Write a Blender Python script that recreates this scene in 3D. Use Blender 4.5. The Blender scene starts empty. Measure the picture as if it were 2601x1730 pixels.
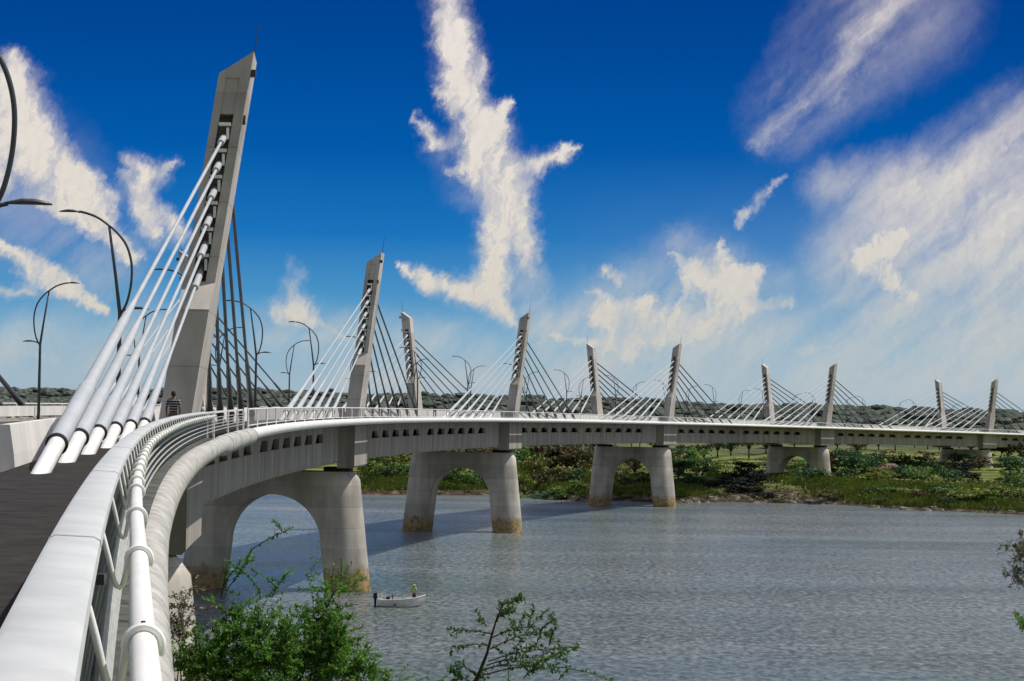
import bpy, math, random
import numpy as np
from mathutils import Vector, Matrix, Euler
random.seed(7)
rng=np.random.default_rng(11)
SC=bpy.context.scene
COL=SC.collection
PI=math.pi
# ---------------------------------------------------------------- bridge alignment
F=5689.077;PITCH=.03745411;ROLL=.01533031;ZC=16.96393
XC=-22.39213;YC=98.22796;KAP=.001018472;TH=-.07514773
ZA=16.39882;ZB=.009696431;ZQ=-1.430422e-05;K2=1.853645e-07
SPAN=129.
def hd(s): return TH+KAP*s+K2*s*s/2
_t=np.arange(-160,900.01,.5)
_h=TH+KAP*(_t-.25)+K2*(_t-.25)**2/2
_x=np.cumsum(np.sin(_h)*.5);_y=np.cumsum(np.cos(_h)*.5)
_i0=int(np.argmin(abs(_t)));_x+=XC-_x[_i0];_y+=YC-_y[_i0]
def frame(s):
    h=hd(s); return float(np.interp(s,_t,_x)),float(np.interp(s,_t,_y)),h
def P(s,o,z=0.):
    "point on the bridge: s metres along it, o metres right of its centre line, z above the walkway"
    x,y,h=frame(s)
    return Vector((x+o*math.cos(h),y-o*math.sin(h),ZA+ZB*s+ZQ*s*s+z))
def ray(px,py):
    X=px-1300.5;Y=py-865;cr,sr=math.cos(ROLL),math.sin(ROLL)
    X,Y=X*cr+Y*sr,-X*sr+Y*cr
    cp,sp=math.cos(PITCH),math.sin(PITCH)
    return (X, F*cp+Y*sp, F*sp-Y*cp)
# ---------------------------------------------------------------- object helpers
def tag(o,label=None,cat=None,group=None,kind=None):
    if label:o['label']=label
    if cat:o['category']=cat
    if group:o['group']=group
    if kind:o['kind']=kind
    return o
def thing(name,label,cat,loc=(0,0,0),rz=0.,group=None):
    o=bpy.data.objects.new(name,None);COL.objects.link(o);o.empty_display_size=.3
    o.location=loc;o.rotation_euler=(0,0,rz);return tag(o,label,cat,group)
class MB:
    "collects shapes in world (or local) coordinates"
    def __init__(s): s.v=[];s.f=[]
    def add(s,vs,fs):
        n=len(s.v);s.v+= [tuple(v) for v in vs];s.f+=[tuple(n+i for i in f) for f in fs];return s
    def hexa(s,c):  # 8 corners: bottom 4 ccw, top 4 ccw
        return s.add(c,[(3,2,1,0),(4,5,6,7),(0,1,5,4),(1,2,6,5),(2,3,7,6),(3,0,4,7)])
    def box(s,c,d,M=None):
        x,y,z=d[0]/2,d[1]/2,d[2]/2
        pts=[Vector(p) for p in ((-x,-y,-z),(x,-y,-z),(x,y,-z),(-x,y,-z),(-x,-y,z),(x,-y,z),(x,y,z),(-x,y,z))]
        if M is not None: pts=[M@p for p in pts]
        return s.hexa([p+Vector(c) for p in pts])
    def tube(s,path,r,n=10,caps=True):
        path=[Vector(p) for p in path];m=len(path)
        rs=r if hasattr(r,'__len__') else [r]*m
        base=len(s.v);prev=None
        for i,p in enumerate(path):
            t=(path[min(i+1,m-1)]-path[max(i-1,0)]).normalized()
            if prev is None:
                a=Vector((0,0,1)) if abs(t.z)<.9 else Vector((1,0,0))
                a=(a-t*a.dot(t)).normalized()
            else:
                a=(prev-t*prev.dot(t)).normalized()
            prev=a;b=t.cross(a)
            for k in range(n):
                q=2*PI*k/n;s.v.append(tuple(p+(a*math.cos(q)+b*math.sin(q))*rs[i]))
        for i in range(m-1):
            for k in range(n):
                k2=(k+1)%n
                s.f.append((base+i*n+k,base+i*n+k2,base+(i+1)*n+k2,base+(i+1)*n+k))
        if caps:
            s.f.append(tuple(base+k for k in range(n))[::-1])
            s.f.append(tuple(base+(m-1)*n+k for k in range(n)))
        return s
    def sweep(s,prof,ss,close=True):
        "prof: list of (o,z) or function of s; swept along the bridge"
        base=len(s.v);n=None
        for q in ss:
            pr=prof(q) if callable(prof) else prof
            n=len(pr)
            x,y,h=frame(q);c,sn=math.cos(h),math.sin(h);z0=ZA+ZB*q+ZQ*q*q
            for o,z in pr: s.v.append((x+o*c,y-o*sn,z0+z))
        m=len(ss)
        for i in range(m-1):
            for k in range(n if close else n-1):
                k2=(k+1)%n
                s.f.append((base+i*n+k2,base+i*n+k,base+(i+1)*n+k,base+(i+1)*n+k2))
        if close:
            s.f.append(tuple(base+k for k in range(n)))
            s.f.append(tuple(base+(m-1)*n+k for k in range(n))[::-1])
        return s
    def build(s,name,m,parent=None,origin=None,smooth=False,local=False):
        "world-coordinate shapes become children whose mesh is relative to the parent's base"
        me=bpy.data.meshes.new(name)
        if parent is not None and not local:
            root=parent;Mi=None
            chain=[];q=parent
            while q is not None: chain.append(q);q=q.parent
            M=Matrix.Identity(4)
            for c in reversed(chain): M=M@(Matrix.Translation(c.location)@c.rotation_euler.to_matrix().to_4x4())
            Mi=M.inverted()
            vs=[tuple(Mi@Vector(v)) for v in s.v];loc=(0,0,0)
        elif origin is not None:
            vs=[(v[0]-origin[0],v[1]-origin[1],v[2]-origin[2]) for v in s.v];loc=origin
        else: vs=s.v;loc=(0,0,0)
        me.from_pydata(vs,[],s.f);me.update()
        if smooth:
            me.polygons.foreach_set('use_smooth',[True]*len(me.polygons))
            try: me.set_sharp_from_angle(angle=math.radians(38))
            except Exception: pass
        o=bpy.data.objects.new(name,me);COL.objects.link(o);o.parent=parent;o.location=loc
        if m: me.materials.append(m)
        return o
def circ(o,z,r,n=16,ph=0): return [(o+r*math.cos(2*PI*k/n+ph),z+r*math.sin(2*PI*k/n+ph)) for k in range(n)]
def fr(a,b,step):
    n=max(1,int(round(abs(b-a)/step)));return [a+(b-a)*i/n for i in range(n+1)]
# ---------------------------------------------------------------- materials
def lin(c): return tuple((x/12.92 if x<=.04045 else ((x+.055)/1.055)**2.4) for x in [v/255. for v in c])+(1.,)
def mat(name,col,rough=.6,metal=0.,var=.12,scale=1.5,bump=0.,col2=None,spec=.5,streak=False,trans=0.,objvar=0.,detail=6):
    m=bpy.data.materials.new(name);m.use_nodes=True;N=m.node_tree.nodes;L=m.node_tree.links
    b=N['Principled BSDF'];b.inputs['Roughness'].default_value=rough;b.inputs['Metallic'].default_value=metal
    b.inputs['Specular IOR Level'].default_value=spec
    g=N.new('ShaderNodeNewGeometry');mp=N.new('ShaderNodeMapping')
    L.new(g.outputs['Position'],mp.inputs[0])
    if streak: mp.inputs['Scale'].default_value=(1,1,.16)
    n=N.new('ShaderNodeTexNoise');n.inputs['Scale'].default_value=scale;n.inputs['Detail'].default_value=detail;n.inputs['Roughness'].default_value=.62
    L.new(mp.outputs[0],n.inputs['Vector'])
    r=N.new('ShaderNodeValToRGB');e=r.color_ramp.elements
    c2=col2 or tuple(min(1,x*(1+var*2)) for x in col[:3])
    c1=tuple(x*(1-var*2) for x in col[:3]) if not col2 else col[:3]
    e[0].position=.32;e[0].color=tuple(c1)+(1,);e[1].position=.68;e[1].color=tuple(c2[:3])+(1,)
    L.new(n.outputs[0],r.inputs[0]);out=r.outputs[0]
    if objvar:
        oi=N.new('ShaderNodeObjectInfo');hs=N.new('ShaderNodeHueSaturation')
        mr=N.new('ShaderNodeMapRange');mr.inputs[3].default_value=1-objvar;mr.inputs[4].default_value=1+objvar
        L.new(oi.outputs['Random'],mr.inputs[0]);L.new(mr.outputs[0],hs.inputs['Value']);L.new(out,hs.inputs['Color'])
        mr2=N.new('ShaderNodeMapRange');mr2.inputs[3].default_value=.47;mr2.inputs[4].default_value=.53
        L.new(oi.outputs['Random'],mr2.inputs[0]);L.new(mr2.outputs[0],hs.inputs['Hue']);out=hs.outputs[0]
    L.new(out,b.inputs['Base Color'])
    if bump:
        bp=N.new('ShaderNodeBump');bp.inputs['Strength'].default_value=bump;bp.inputs['Distance'].default_value=.02
        n2=N.new('ShaderNodeTexNoise');n2.inputs['Scale'].default_value=scale*6;n2.inputs['Detail'].default_value=5
        L.new(g.outputs['Position'],n2.inputs['Vector']);L.new(n2.outputs[0],bp.inputs['Height']);L.new(bp.outputs[0],b.inputs['Normal'])
    if trans:
        t=N.new('ShaderNodeBsdfTranslucent');mx=N.new('ShaderNodeMixShader');mx.inputs[0].default_value=trans
        L.new(out,t.inputs['Color']);L.new(b.outputs[0],mx.inputs[1]);L.new(t.outputs[0],mx.inputs[2])
        L.new(mx.outputs[0],N['Material Output'].inputs[0])
    m['out']=0
    return m
CONC=mat('concrete_grey',(.29,.265,.235),.85,var=.16,scale=.55,streak=True,bump=.25,spec=.2)
CONC_PYL=mat('concrete_pylon',(.42,.39,.36),.8,var=.13,scale=.35,streak=True,bump=.15,spec=.25)
CONC_SHADE=mat('concrete_recess_shaded',(.06,.055,.05),.9,var=.2,scale=.8,spec=.1)  # concrete with the shade of the recesses under the deck painted in
WHITE=mat('white_paint_steel',(.74,.735,.71),.38,var=.05,scale=1.2,bump=.05)
WHITE_BEAM=mat('galvanised_cap',(.50,.51,.505),.42,var=.06,scale=2.2,bump=.06,detail=9)
WHITE_DIRTY=mat('weathered_white_steel',(.36,.35,.325),.6,var=.20,scale=3.5,bump=.3,detail=9)
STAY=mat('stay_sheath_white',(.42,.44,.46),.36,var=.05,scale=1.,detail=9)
STAY_SHADE=mat('stay_sheath_shaded',(.075,.08,.09),.4,var=.05,scale=.6)  # darker copy of the sheath: shade of the backlit stays painted in
BARR=mat('barrier_white',(.62,.60,.57),.6,var=.08,scale=.7,streak=True)
DARKSTEEL=mat('dark_grey_steel',(.035,.038,.042),.4,metal=.3,var=.1)
LAMPST=mat('lamp_post_steel',(.055,.062,.07),.42,metal=.4,var=.1)
ROD=mat('rail_rod_steel',(.42,.42,.39),.4,metal=.2,var=.1,scale=3)
ASPH=mat('walkway_asphalt',(.026,.023,.022),.9,var=.22,scale=2.,bump=.6,spec=.15,detail=10)
ROADM=mat('road_asphalt',(.05,.047,.045),.9,var=.15,scale=1.,bump=.3,spec=.2)
LINEM=mat('road_line_paint',(.7,.7,.66),.6,var=.1,scale=4)
PANELM=mat('green_grey_panel',(.034,.044,.040),.6,var=.25,scale=1.6,spec=.2)
LEDGE=mat('grey_ledge',(.085,.088,.082),.8,var=.3,scale=2.5,bump=.3,spec=.1,detail=10)
# pier concrete with the waterline stain
def pier_mat():
    m=mat('concrete_pier',(.42,.39,.345),.8,var=.17,scale=.35,streak=True,bump=.2,spec=.25)
    N=m.node_tree.nodes;L=m.node_tree.links;b=N['Principled BSDF']
    src=b.inputs['Base Color'].links[0].from_socket
    g=N.new('ShaderNodeNewGeometry');sx=N.new('ShaderNodeSeparateXYZ');L.new(g.outputs['Position'],sx.inputs[0])
    n=N.new('ShaderNodeTexNoise');n.inputs['Scale'].default_value=.9;n.inputs['Detail'].default_value=8;L.new(g.outputs['Position'],n.inputs['Vector'])
    ml=N.new('ShaderNodeMath');ml.operation='MULTIPLY_ADD';ml.inputs[1].default_value=-2.4;L.new(n.outputs[0],ml.inputs[0]);L.new(sx.outputs[2],ml.inputs[2])
    rp=N.new('ShaderNodeValToRGB');e=rp.color_ramp.elements
    mr=N.new('ShaderNodeMapRange');mr.inputs[1].default_value=-2;mr.inputs[2].default_value=4;L.new(ml.outputs[0],mr.inputs[0]);L.new(mr.outputs[0],rp.inputs[0])
    e[0].position=.0;e[0].color=(1,1,1,1);e[1].position=.56;e[1].color=(0,0,0,1);x=e.new(.42);x.color=(.85,.85,.85,1)
    n3=N.new('ShaderNodeTexNoise');n3.inputs['Scale'].default_value=1.7;n3.inputs['Detail'].default_value=6;L.new(g.outputs['Position'],n3.inputs['Vector'])
    r3=N.new('ShaderNodeValToRGB');e=r3.color_ramp.elements;e[0].position=.3;e[0].color=(.07,.06,.02,1);e[1].position=.62;e[1].color=(.36,.24,.10,1);L.new(n3.outputs[0],r3.inputs[0])
    mx=N.new('ShaderNodeMix');mx.data_type='RGBA';L.new(rp.outputs[0],mx.inputs[0]);L.new(src,mx.inputs[6]);L.new(r3.outputs[0],mx.inputs[7])
    L.new(mx.outputs[2],b.inputs['Base Color']);return m
def formwork(m,pitch):
    N=m.node_tree.nodes;L=m.node_tree.links;b=N['Principled BSDF'];src=b.inputs['Base Color'].links[0].from_socket
    g=N.new('ShaderNodeNewGeometry');sx=N.new('ShaderNodeSeparateXYZ');L.new(g.outputs['Position'],sx.inputs[0])
    a=N.new('ShaderNodeMath');a.operation='DIVIDE';a.inputs[1].default_value=pitch;L.new(sx.outputs[2],a.inputs[0])
    f=N.new('ShaderNodeMath');f.operation='FRACT';L.new(a.outputs[0],f.inputs[0])
    c=N.new('ShaderNodeMath');c.operation='LESS_THAN';c.inputs[1].default_value=.03;L.new(f.outputs[0],c.inputs[0])
    fl=N.new('ShaderNodeMath');fl.operation='FLOOR';L.new(a.outputs[0],fl.inputs[0])
    w=N.new('ShaderNodeTexWhiteNoise');w.noise_dimensions='1D';L.new(fl.outputs[0],w.inputs['W'])
    mr=N.new('ShaderNodeMapRange');mr.inputs[3].default_value=.88;mr.inputs[4].default_value=1.08;L.new(w.outputs['Value'],mr.inputs[0])
    sb=N.new('ShaderNodeMath');sb.operation='MULTIPLY_ADD';sb.inputs[1].default_value=-.22;L.new(c.outputs[0],sb.inputs[0]);L.new(mr.outputs[0],sb.inputs[2])
    n=N.new('ShaderNodeTexNoise');n.inputs['Scale'].default_value=.35;n.inputs['Detail'].default_value=7;L.new(g.outputs['Position'],n.inputs['Vector'])
    m3=N.new('ShaderNodeMapRange');m3.inputs[1].default_value=.35;m3.inputs[2].default_value=.65;m3.inputs[3].default_value=.82;m3.inputs[4].default_value=1.1;L.new(n.outputs[0],m3.inputs[0])
    ml=N.new('ShaderNodeMath');ml.operation='MULTIPLY';L.new(sb.outputs[0],ml.inputs[0]);L.new(m3.outputs[0],ml.inputs[1])
    hs=N.new('ShaderNodeHueSaturation');L.new(ml.outputs[0],hs.inputs['Value']);L.new(src,hs.inputs['Color']);L.new(hs.outputs[0],b.inputs['Base Color'])
formwork(CONC_PYL,2.4)
PIERM=pier_mat();formwork(PIERM,2.1)
LEAF=[mat('leaf_mid_green',(.05,.12,.02),.55,col2=(.13,.24,.045),scale=.9,trans=.3,objvar=.25,spec=.3),
      mat('leaf_dark_green',(.022,.06,.022),.6,col2=(.055,.12,.04),scale=.8,trans=.2,objvar=.25,spec=.3),
      mat('leaf_yellow_green',(.09,.13,.02),.55,col2=(.20,.23,.045),scale=.9,trans=.3,objvar=.2,spec=.3),
      mat('leaf_dry_brown',(.055,.05,.025),.8,col2=(.14,.12,.055),scale=.8,trans=.15,objvar=.2,spec=.2),
      mat('leaf_blue_black',(.007,.010,.013),.8,col2=(.018,.024,.024),scale=.5,objvar=.15,spec=.15)]
LEAFN=mat('acacia_leaf_green',(.035,.13,.018),.5,col2=(.17,.34,.05),scale=1.6,trans=.5,spec=.35)
LEAFP=mat('sapling_leaf_green',(.03,.09,.03),.5,col2=(.11,.22,.06),scale=2.,trans=.45,spec=.35)
LEAFG=mat('dry_twig_leaf',(.12,.11,.085),.7,col2=(.30,.28,.21),scale=2.5,trans=.2,spec=.2)
BARK=mat('bark',(.05,.04,.03),.9,var=.3,scale=3,bump=.5,spec=.1)
BARKG=mat('grey_bark',(.16,.14,.12),.9,var=.3,scale=3,bump=.4,spec=.1)
# ---------------------------------------------------------------- ground and water
SHX=np.array([-4000,-700,-300,-60,-30,2,16,36,60,78,92,106,180,400,1200,4000.])
SHY=np.array([900,640,566,530,524,548,500,507,517,496,480,468,440,400,300,100.])
def ground_z(x,y):
    x=np.asarray(x,float);y=np.asarray(y,float)
    sy=np.interp(x,SHX,SHY)+4*np.sin(x*.11)+3*np.sin(x*.27+1)
    t=y-sy
    z=np.where(t<0,-2.5*(1-np.exp(t/12)),0)
    z=z+np.interp(t,[0,4,14,60,160,300,520,900,1500,2300,3000,5000],[0,.6,2.,3.8,4.4,5.8,10.,18,29,44,50,52])
    rough=np.interp(t,[0,60,300,1500],[.15,.5,.8,3.5])
    z=z+rough*(np.sin(x*.021+y*.013)+.6*np.sin(x*.053-y*.037)+.35*np.sin(x*.13+y*.11))
    z=z+np.interp(t,[900,2300],[0,1.8])*(np.sin(x*.0031+.6)+.5*np.sin(x*.0083+y*.001))
    z=z-np.interp(t,[900,2300],[0,1])*np.clip(x,-300,700)*.021
    nb=np.interp(y+6*np.sin(x*.06),[-400,-60,0,30,62,84,100],[15,14,10,7.5,3.5,.2,-2.6])
    return np.where(t<-60,nb,z)
def gz(x,y): return float(ground_z(x,y))
def build_ground():
    xs=np.unique(np.concatenate([np.linspace(-5000,-700,30),np.linspace(-700,-120,60),np.linspace(-120,420,200),np.linspace(420,1500,60),np.linspace(1500,6000,24)]))
    ys=np.unique(np.concatenate([np.linspace(-800,-60,14),np.linspace(-60,120,50),np.linspace(120,400,12),np.linspace(400,720,150),np.linspace(720,1200,60),np.linspace(1200,3600,70),np.linspace(3600,9000,16)]))
    X,Y=np.meshgrid(xs,ys);Z=ground_z(X,Y);n=len(xs)
    v=np.stack([X.ravel(),Y.ravel(),Z.ravel()],1)
    f=[(j*n+i,j*n+i+1,(j+1)*n+i+1,(j+1)*n+i) for j in range(len(ys)-1) for i in range(n-1)]
    m=bpy.data.materials.new('bank_earth_and_grass');m.use_nodes=True;N=m.node_tree.nodes;L=m.node_tree.links
    b=N['Principled BSDF'];b.inputs['Roughness'].default_value=.95;b.inputs['Specular IOR Level'].default_value=.1
    g=N.new('ShaderNodeNewGeometry');n1=N.new('ShaderNodeTexNoise');n1.inputs['Scale'].default_value=.045;n1.inputs['Detail'].default_value=9;n1.inputs['Roughness'].default_value=.65
    L.new(g.outputs['Position'],n1.inputs['Vector'])
    r=N.new('ShaderNodeValToRGB');e=r.color_ramp.elements;e[0].position=.36;e[0].color=(.045,.03,.02,1);e[1].position=.5;e[1].color=(.10,.13,.025,1)
    x=e.new(.60);x.color=(.19,.22,.045,1);x=e.new(.70);x.color=(.08,.13,.025,1);L.new(n1.outputs[0],r.inputs[0])
    # earth close to the water, woodland colour far away
    sx=N.new('ShaderNodeSeparateXYZ');L.new(g.outputs['Position'],sx.inputs[0])
    mr=N.new('ShaderNodeMapRange');mr.inputs[1].default_value=1.2;mr.inputs[2].default_value=4.6;L.new(sx.outputs[2],mr.inputs[0])
    n2=N.new('ShaderNodeTexNoise');n2.inputs['Scale'].default_value=.35;n2.inputs['Detail'].default_value=9;L.new(g.outputs['Position'],n2.inputs['Vector'])
    r2=N.new('ShaderNodeValToRGB');e=r2.color_ramp.elements;e[0].position=.35;e[0].color=(.018,.013,.01,1);e[1].position=.72;e[1].color=(.17,.125,.09,1);x=e.new(.55);x.color=(.06,.045,.03,1);L.new(n2.outputs[0],r2.inputs[0])
    mx=N.new('ShaderNodeMix');mx.data_type='RGBA';L.new(mr.outputs[0],mx.inputs[0]);L.new(r2.outputs[0],mx.inputs[6]);L.new(r.outputs[0],mx.inputs[7])
    md=N.new('ShaderNodeMapRange');md.inputs[1].default_value=740;md.inputs[2].default_value=1050;L.new(sx.outputs[1],md.inputs[0])
    n3=N.new('ShaderNodeTexNoise');n3.inputs['Scale'].default_value=.02;n3.inputs['Detail'].default_value=9;L.new(g.outputs['Position'],n3.inputs['Vector'])
    r3=N.new('ShaderNodeValToRGB');e=r3.color_ramp.elements;e[0].position=.38;e[0].color=(.035,.05,.04,1);e[1].position=.68;e[1].color=(.15,.12,.085,1);x=e.new(.55);x.color=(.07,.08,.055,1);L.new(n3.outputs[0],r3.inputs[0])
    m2=N.new('ShaderNodeMix');m2.data_type='RGBA';L.new(md.outputs[0],m2.inputs[0]);L.new(mx.outputs[2],m2.inputs[6]);L.new(r3.outputs[0],m2.inputs[7])
    L.new(m2.outputs[2],b.inputs['Base Color'])
    bp=N.new('ShaderNodeBump');bp.inputs['Strength'].default_value=.6;bp.inputs['Distance'].default_value=1.;L.new(n2.outputs[0],bp.inputs['Height']);L.new(bp.outputs[0],b.inputs['Normal'])
    mb=MB();mb.v=[tuple(q) for q in v];mb.f=f
    tag(mb.build('ground',m,smooth=True),'wide river banks of earth and grass rising to low wooded hills',kind='structure')
build_ground()
def build_water():
    m=bpy.data.materials.new('river_water');m.use_nodes=True;N=m.node_tree.nodes;L=m.node_tree.links
    b=N['Principled BSDF'];b.inputs['Base Color'].default_value=(.10,.125,.135,1);b.inputs['Roughness'].default_value=.16;b.inputs['IOR'].default_value=1.33
    g=N.new('ShaderNodeNewGeometry');mp=N.new('ShaderNodeMapping');mp.inputs['Scale'].default_value=(1.,.42,1);mp.inputs['Rotation'].default_value=(0,0,.25);L.new(g.outputs['Position'],mp.inputs[0])
    n1=N.new('ShaderNodeTexNoise');n1.inputs['Scale'].default_value=1.7;n1.inputs['Detail'].default_value=6;n1.inputs['Roughness'].default_value=.62;n1.inputs['Distortion'].default_value=.6;L.new(mp.outputs[0],n1.inputs['Vector'])
    n2=N.new('ShaderNodeTexNoise');n2.inputs['Scale'].default_value=.11;n2.inputs['Detail'].default_value=4;L.new(mp.outputs[0],n2.inputs['Vector'])
    n9=N.new('ShaderNodeTexNoise');n9.inputs['Scale'].default_value=.022;n9.inputs['Detail'].default_value=4;mp9=N.new('ShaderNodeMapping');mp9.inputs['Scale'].default_value=(.6,1.6,1);L.new(g.outputs['Position'],mp9.inputs[0]);L.new(mp9.outputs[0],n9.inputs['Vector'])
    mr9=N.new('ShaderNodeMapRange');mr9.inputs[1].default_value=.38;mr9.inputs[2].default_value=.6;mr9.inputs[3].default_value=.28;mr9.inputs[4].default_value=1.;L.new(n9.outputs[0],mr9.inputs[0])
    b1=N.new('ShaderNodeBump');L.new(mr9.outputs[0],b1.inputs['Strength']);b1.inputs['Distance'].default_value=.85;L.new(n1.outputs[0],b1.inputs['Height'])
    b2=N.new('ShaderNodeBump');b2.inputs['Strength'].default_value=.7;b2.inputs['Distance'].default_value=.9;L.new(n2.outputs[0],b2.inputs['Height']);L.new(b1.outputs[0],b2.inputs['Normal'])
    L.new(b2.outputs[0],b.inputs['Normal'])
    # silt patches / wind streaks change how pale the surface is
    n3=N.new('ShaderNodeTexNoise');n3.inputs['Scale'].default_value=.018;n3.inputs['Detail'].default_value=5;mp3=N.new('ShaderNodeMapping');mp3.inputs['Scale'].default_value=(.5,2.,1);L.new(g.outputs['Position'],mp3.inputs[0]);L.new(mp3.outputs[0],n3.inputs['Vector'])
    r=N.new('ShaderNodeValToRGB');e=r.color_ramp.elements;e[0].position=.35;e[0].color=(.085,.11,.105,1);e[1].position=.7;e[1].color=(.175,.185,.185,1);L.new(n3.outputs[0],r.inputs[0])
    rr=N.new('ShaderNodeValToRGB');e=rr.color_ramp.elements;e[0].position=.38;e[0].color=(.34,.40,.41,1);e[1].position=.64;e[1].color=(1.7,1.68,1.68,1);L.new(n1.outputs[0],rr.inputs[0])  # ripple light and shade painted into the colour: crests paler, troughs darker
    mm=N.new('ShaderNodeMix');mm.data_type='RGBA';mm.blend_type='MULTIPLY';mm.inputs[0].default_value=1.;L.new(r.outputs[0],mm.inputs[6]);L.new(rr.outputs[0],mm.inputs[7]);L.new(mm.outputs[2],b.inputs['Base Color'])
    mb=MB()
    xs=[-5000,-600,-100,100,400,1500,6000];ys=[-800,0,100,300,500,700,1100]
    mb.v=[(x,y,0.) for y in ys for x in xs];n=len(xs)
    mb.f=[(j*n+i,j*n+i+1,(j+1)*n+i+1,(j+1)*n+i) for j in range(len(ys)-1) for i in range(n-1)]
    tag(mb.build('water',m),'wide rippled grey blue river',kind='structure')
build_water()
# ---------------------------------------------------------------- deck
S0,S1=-135.,800.
SS=fr(S0,-40,1.)+fr(-40,200,2.)[1:]+fr(200,S1,4.)[1:]
def rect(o0,o1,z0,z1): return [(o0,z0),(o1,z0),(o1,z1),(o0,z1)]
tag(MB().sweep(rect(-6.1,6.1,-.12,-.03),SS).build('road',ROADM),'asphalt road running the length of the bridge',kind='structure')
tag(MB().sweep(rect(6.62,9.66,-.12,.0),SS).build('footpath',ASPH),'dark asphalt footpath on the near side of the bridge',kind='structure')
tag(MB().sweep(rect(-9.66,-6.62,-.12,.0),SS).build('footpath',ASPH),'dark asphalt footpath on the far side of the bridge',kind='structure')
lines=MB()
for k in range(78):
    a=-130+k*12.
    lines.sweep(rect(-.07,.07,-.029,-.022),fr(a,a+5,2.5))
for o in (-5.7,5.7): lines.sweep(rect(o-.07,o+.07,-.029,-.022),SS)
tag(lines.build('road_marking',LINEM),'white painted lane lines on the bridge road',kind='structure')

deck=thing('bridge_deck','long curved concrete box girder deck of the bridge with white edge tubes','bridge deck',P(0,0,-4.5))
MB().sweep([(-9.7,-.42),(-7.,-.75),(7.,-.75),(9.7,-.42),(9.72,-.14),(-9.72,-.14)],SS).build('deck_slab',CONC,deck)
girder=MB()
girder.sweep([(-6.85,-4.5),(6.85,-4.5),(7.02,-4.2),(7.02,-2.32),(-7.02,-2.32),(-7.02,-4.2)],SS)
girder.build('box_girder',CONC,deck)
MB().sweep(rect(-6.15,6.15,-2.3,-.77),SS).build('inner_web',CONC_SHADE,deck)
PS=[i*SPAN for i in range(6)]
for sd in (1,-1):
    a,b=(6.6,7.02)
    MB().sweep([(sd*a,-1.5),(sd*b,-1.5),(sd*b,-.77),(sd*a,-.77)] if sd>0 else [(-b,-1.5),(-a,-1.5),(-a,-.77),(-b,-.77)],SS).build('edge_beam',CONC,deck)
# wall between the dark openings under the footpath; openings repeat with the stay anchors
WIN=[(14+8.25*k) for k in range(6)]+[(66.5+8.25*k) for k in range(6)]
def web_piece(mb,s0,s1,slant0,slant1):
    # a wall piece from s0..s1 in the opening band, ends slanted
    z0,z1=-2.318,-1.502
    n=max(1,int((s1-s0)/4))
    for i in range(n):
        a0=s0+(s1-s0)*i/n;a1=s0+(s1-s0)*(i+1)/n
        t0=a0+(slant0 if i==0 else 0);t1=a1+(slant1 if i==n-1 else 0)
        mb.hexa([P(a0,6.6,z0),P(a0,7.0,z0),P(a1,7.0,z0),P(a1,6.6,z0),P(t0,6.6,z1),P(t0,7.0,z1),P(t1,7.0,z1),P(t1,6.6,z1)])
for ps in [-SPAN]+PS:
    edges=[]
    for k,w in enumerate(WIN): edges.append((ps+w-2.9,ps+w+2.9,k))
    prev=ps-6.
    first=True
    for a,b,k in edges:
        mb=MB();web_piece(mb,prev,a,0 if first else (-1.1 if k<=6 else .0),(.9 if k<6 else 1.6));first=False
        if prev>S0 : mb.build('web_rib',CONC,deck)
        prev=b
    mb=MB();web_piece(mb,prev,ps+SPAN-6.,-.3,0)
    if prev>S0: mb.build('web_rib',CONC,deck)
for ps in PS:
    for sd in (1,-1):
        mb=MB();ss=fr(ps-6.5,ps+4.,2.)
        pr=[(6.9,-4.95),(8.45,-4.95),(8.62,-4.75),(8.62,-.6),(6.9,-.77)]
        if sd<0: pr=[(-o,z) for o,z in pr][::-1]
        mb.sweep(pr,ss);mb.build('pier_bracket',CONC,deck)
# edge tubes; the near one swells at the near pier and stops there, then a slimmer one goes on
def tube_near(s):
    r=float(np.interp(s,[-110,-70,-50,-14,-11,13],[.25,.27,.31,.33,.41,.41]))
    o=float(np.interp(s,[-110,-70,-50,-30,-14,13],[9.95,9.93,9.98,10.08,10.2,10.3]))
    q=(s*1.25)%1.0
    if s<-20: r+=.016*(1 if q<.35 else 0)
    return circ(o,-.03+.1*(r-.25)/.19-r+.01,r,20)
TN=MB().sweep(tube_near,fr(S0,13,.2)).build('edge_tube',WHITE_DIRTY,deck,smooth=True)
for s in (-10.,-2.,6.,12.6):
    MB().sweep(circ(float(np.interp(s,[-14,13],[10.2,10.3])),-.345,.425,24),[s,s+.16]).build('tube_band',WHITE_DIRTY,deck,smooth=True)
MB().sweep(circ(10.2,-.30,.30,18),fr(12.5,S1,3.)).build('edge_tube',WHITE,deck,smooth=True)
MB().sweep(circ(-10.2,-.30,.30,14),fr(S0,S1,4.)).build('edge_tube',WHITE,deck,smooth=True)
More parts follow.
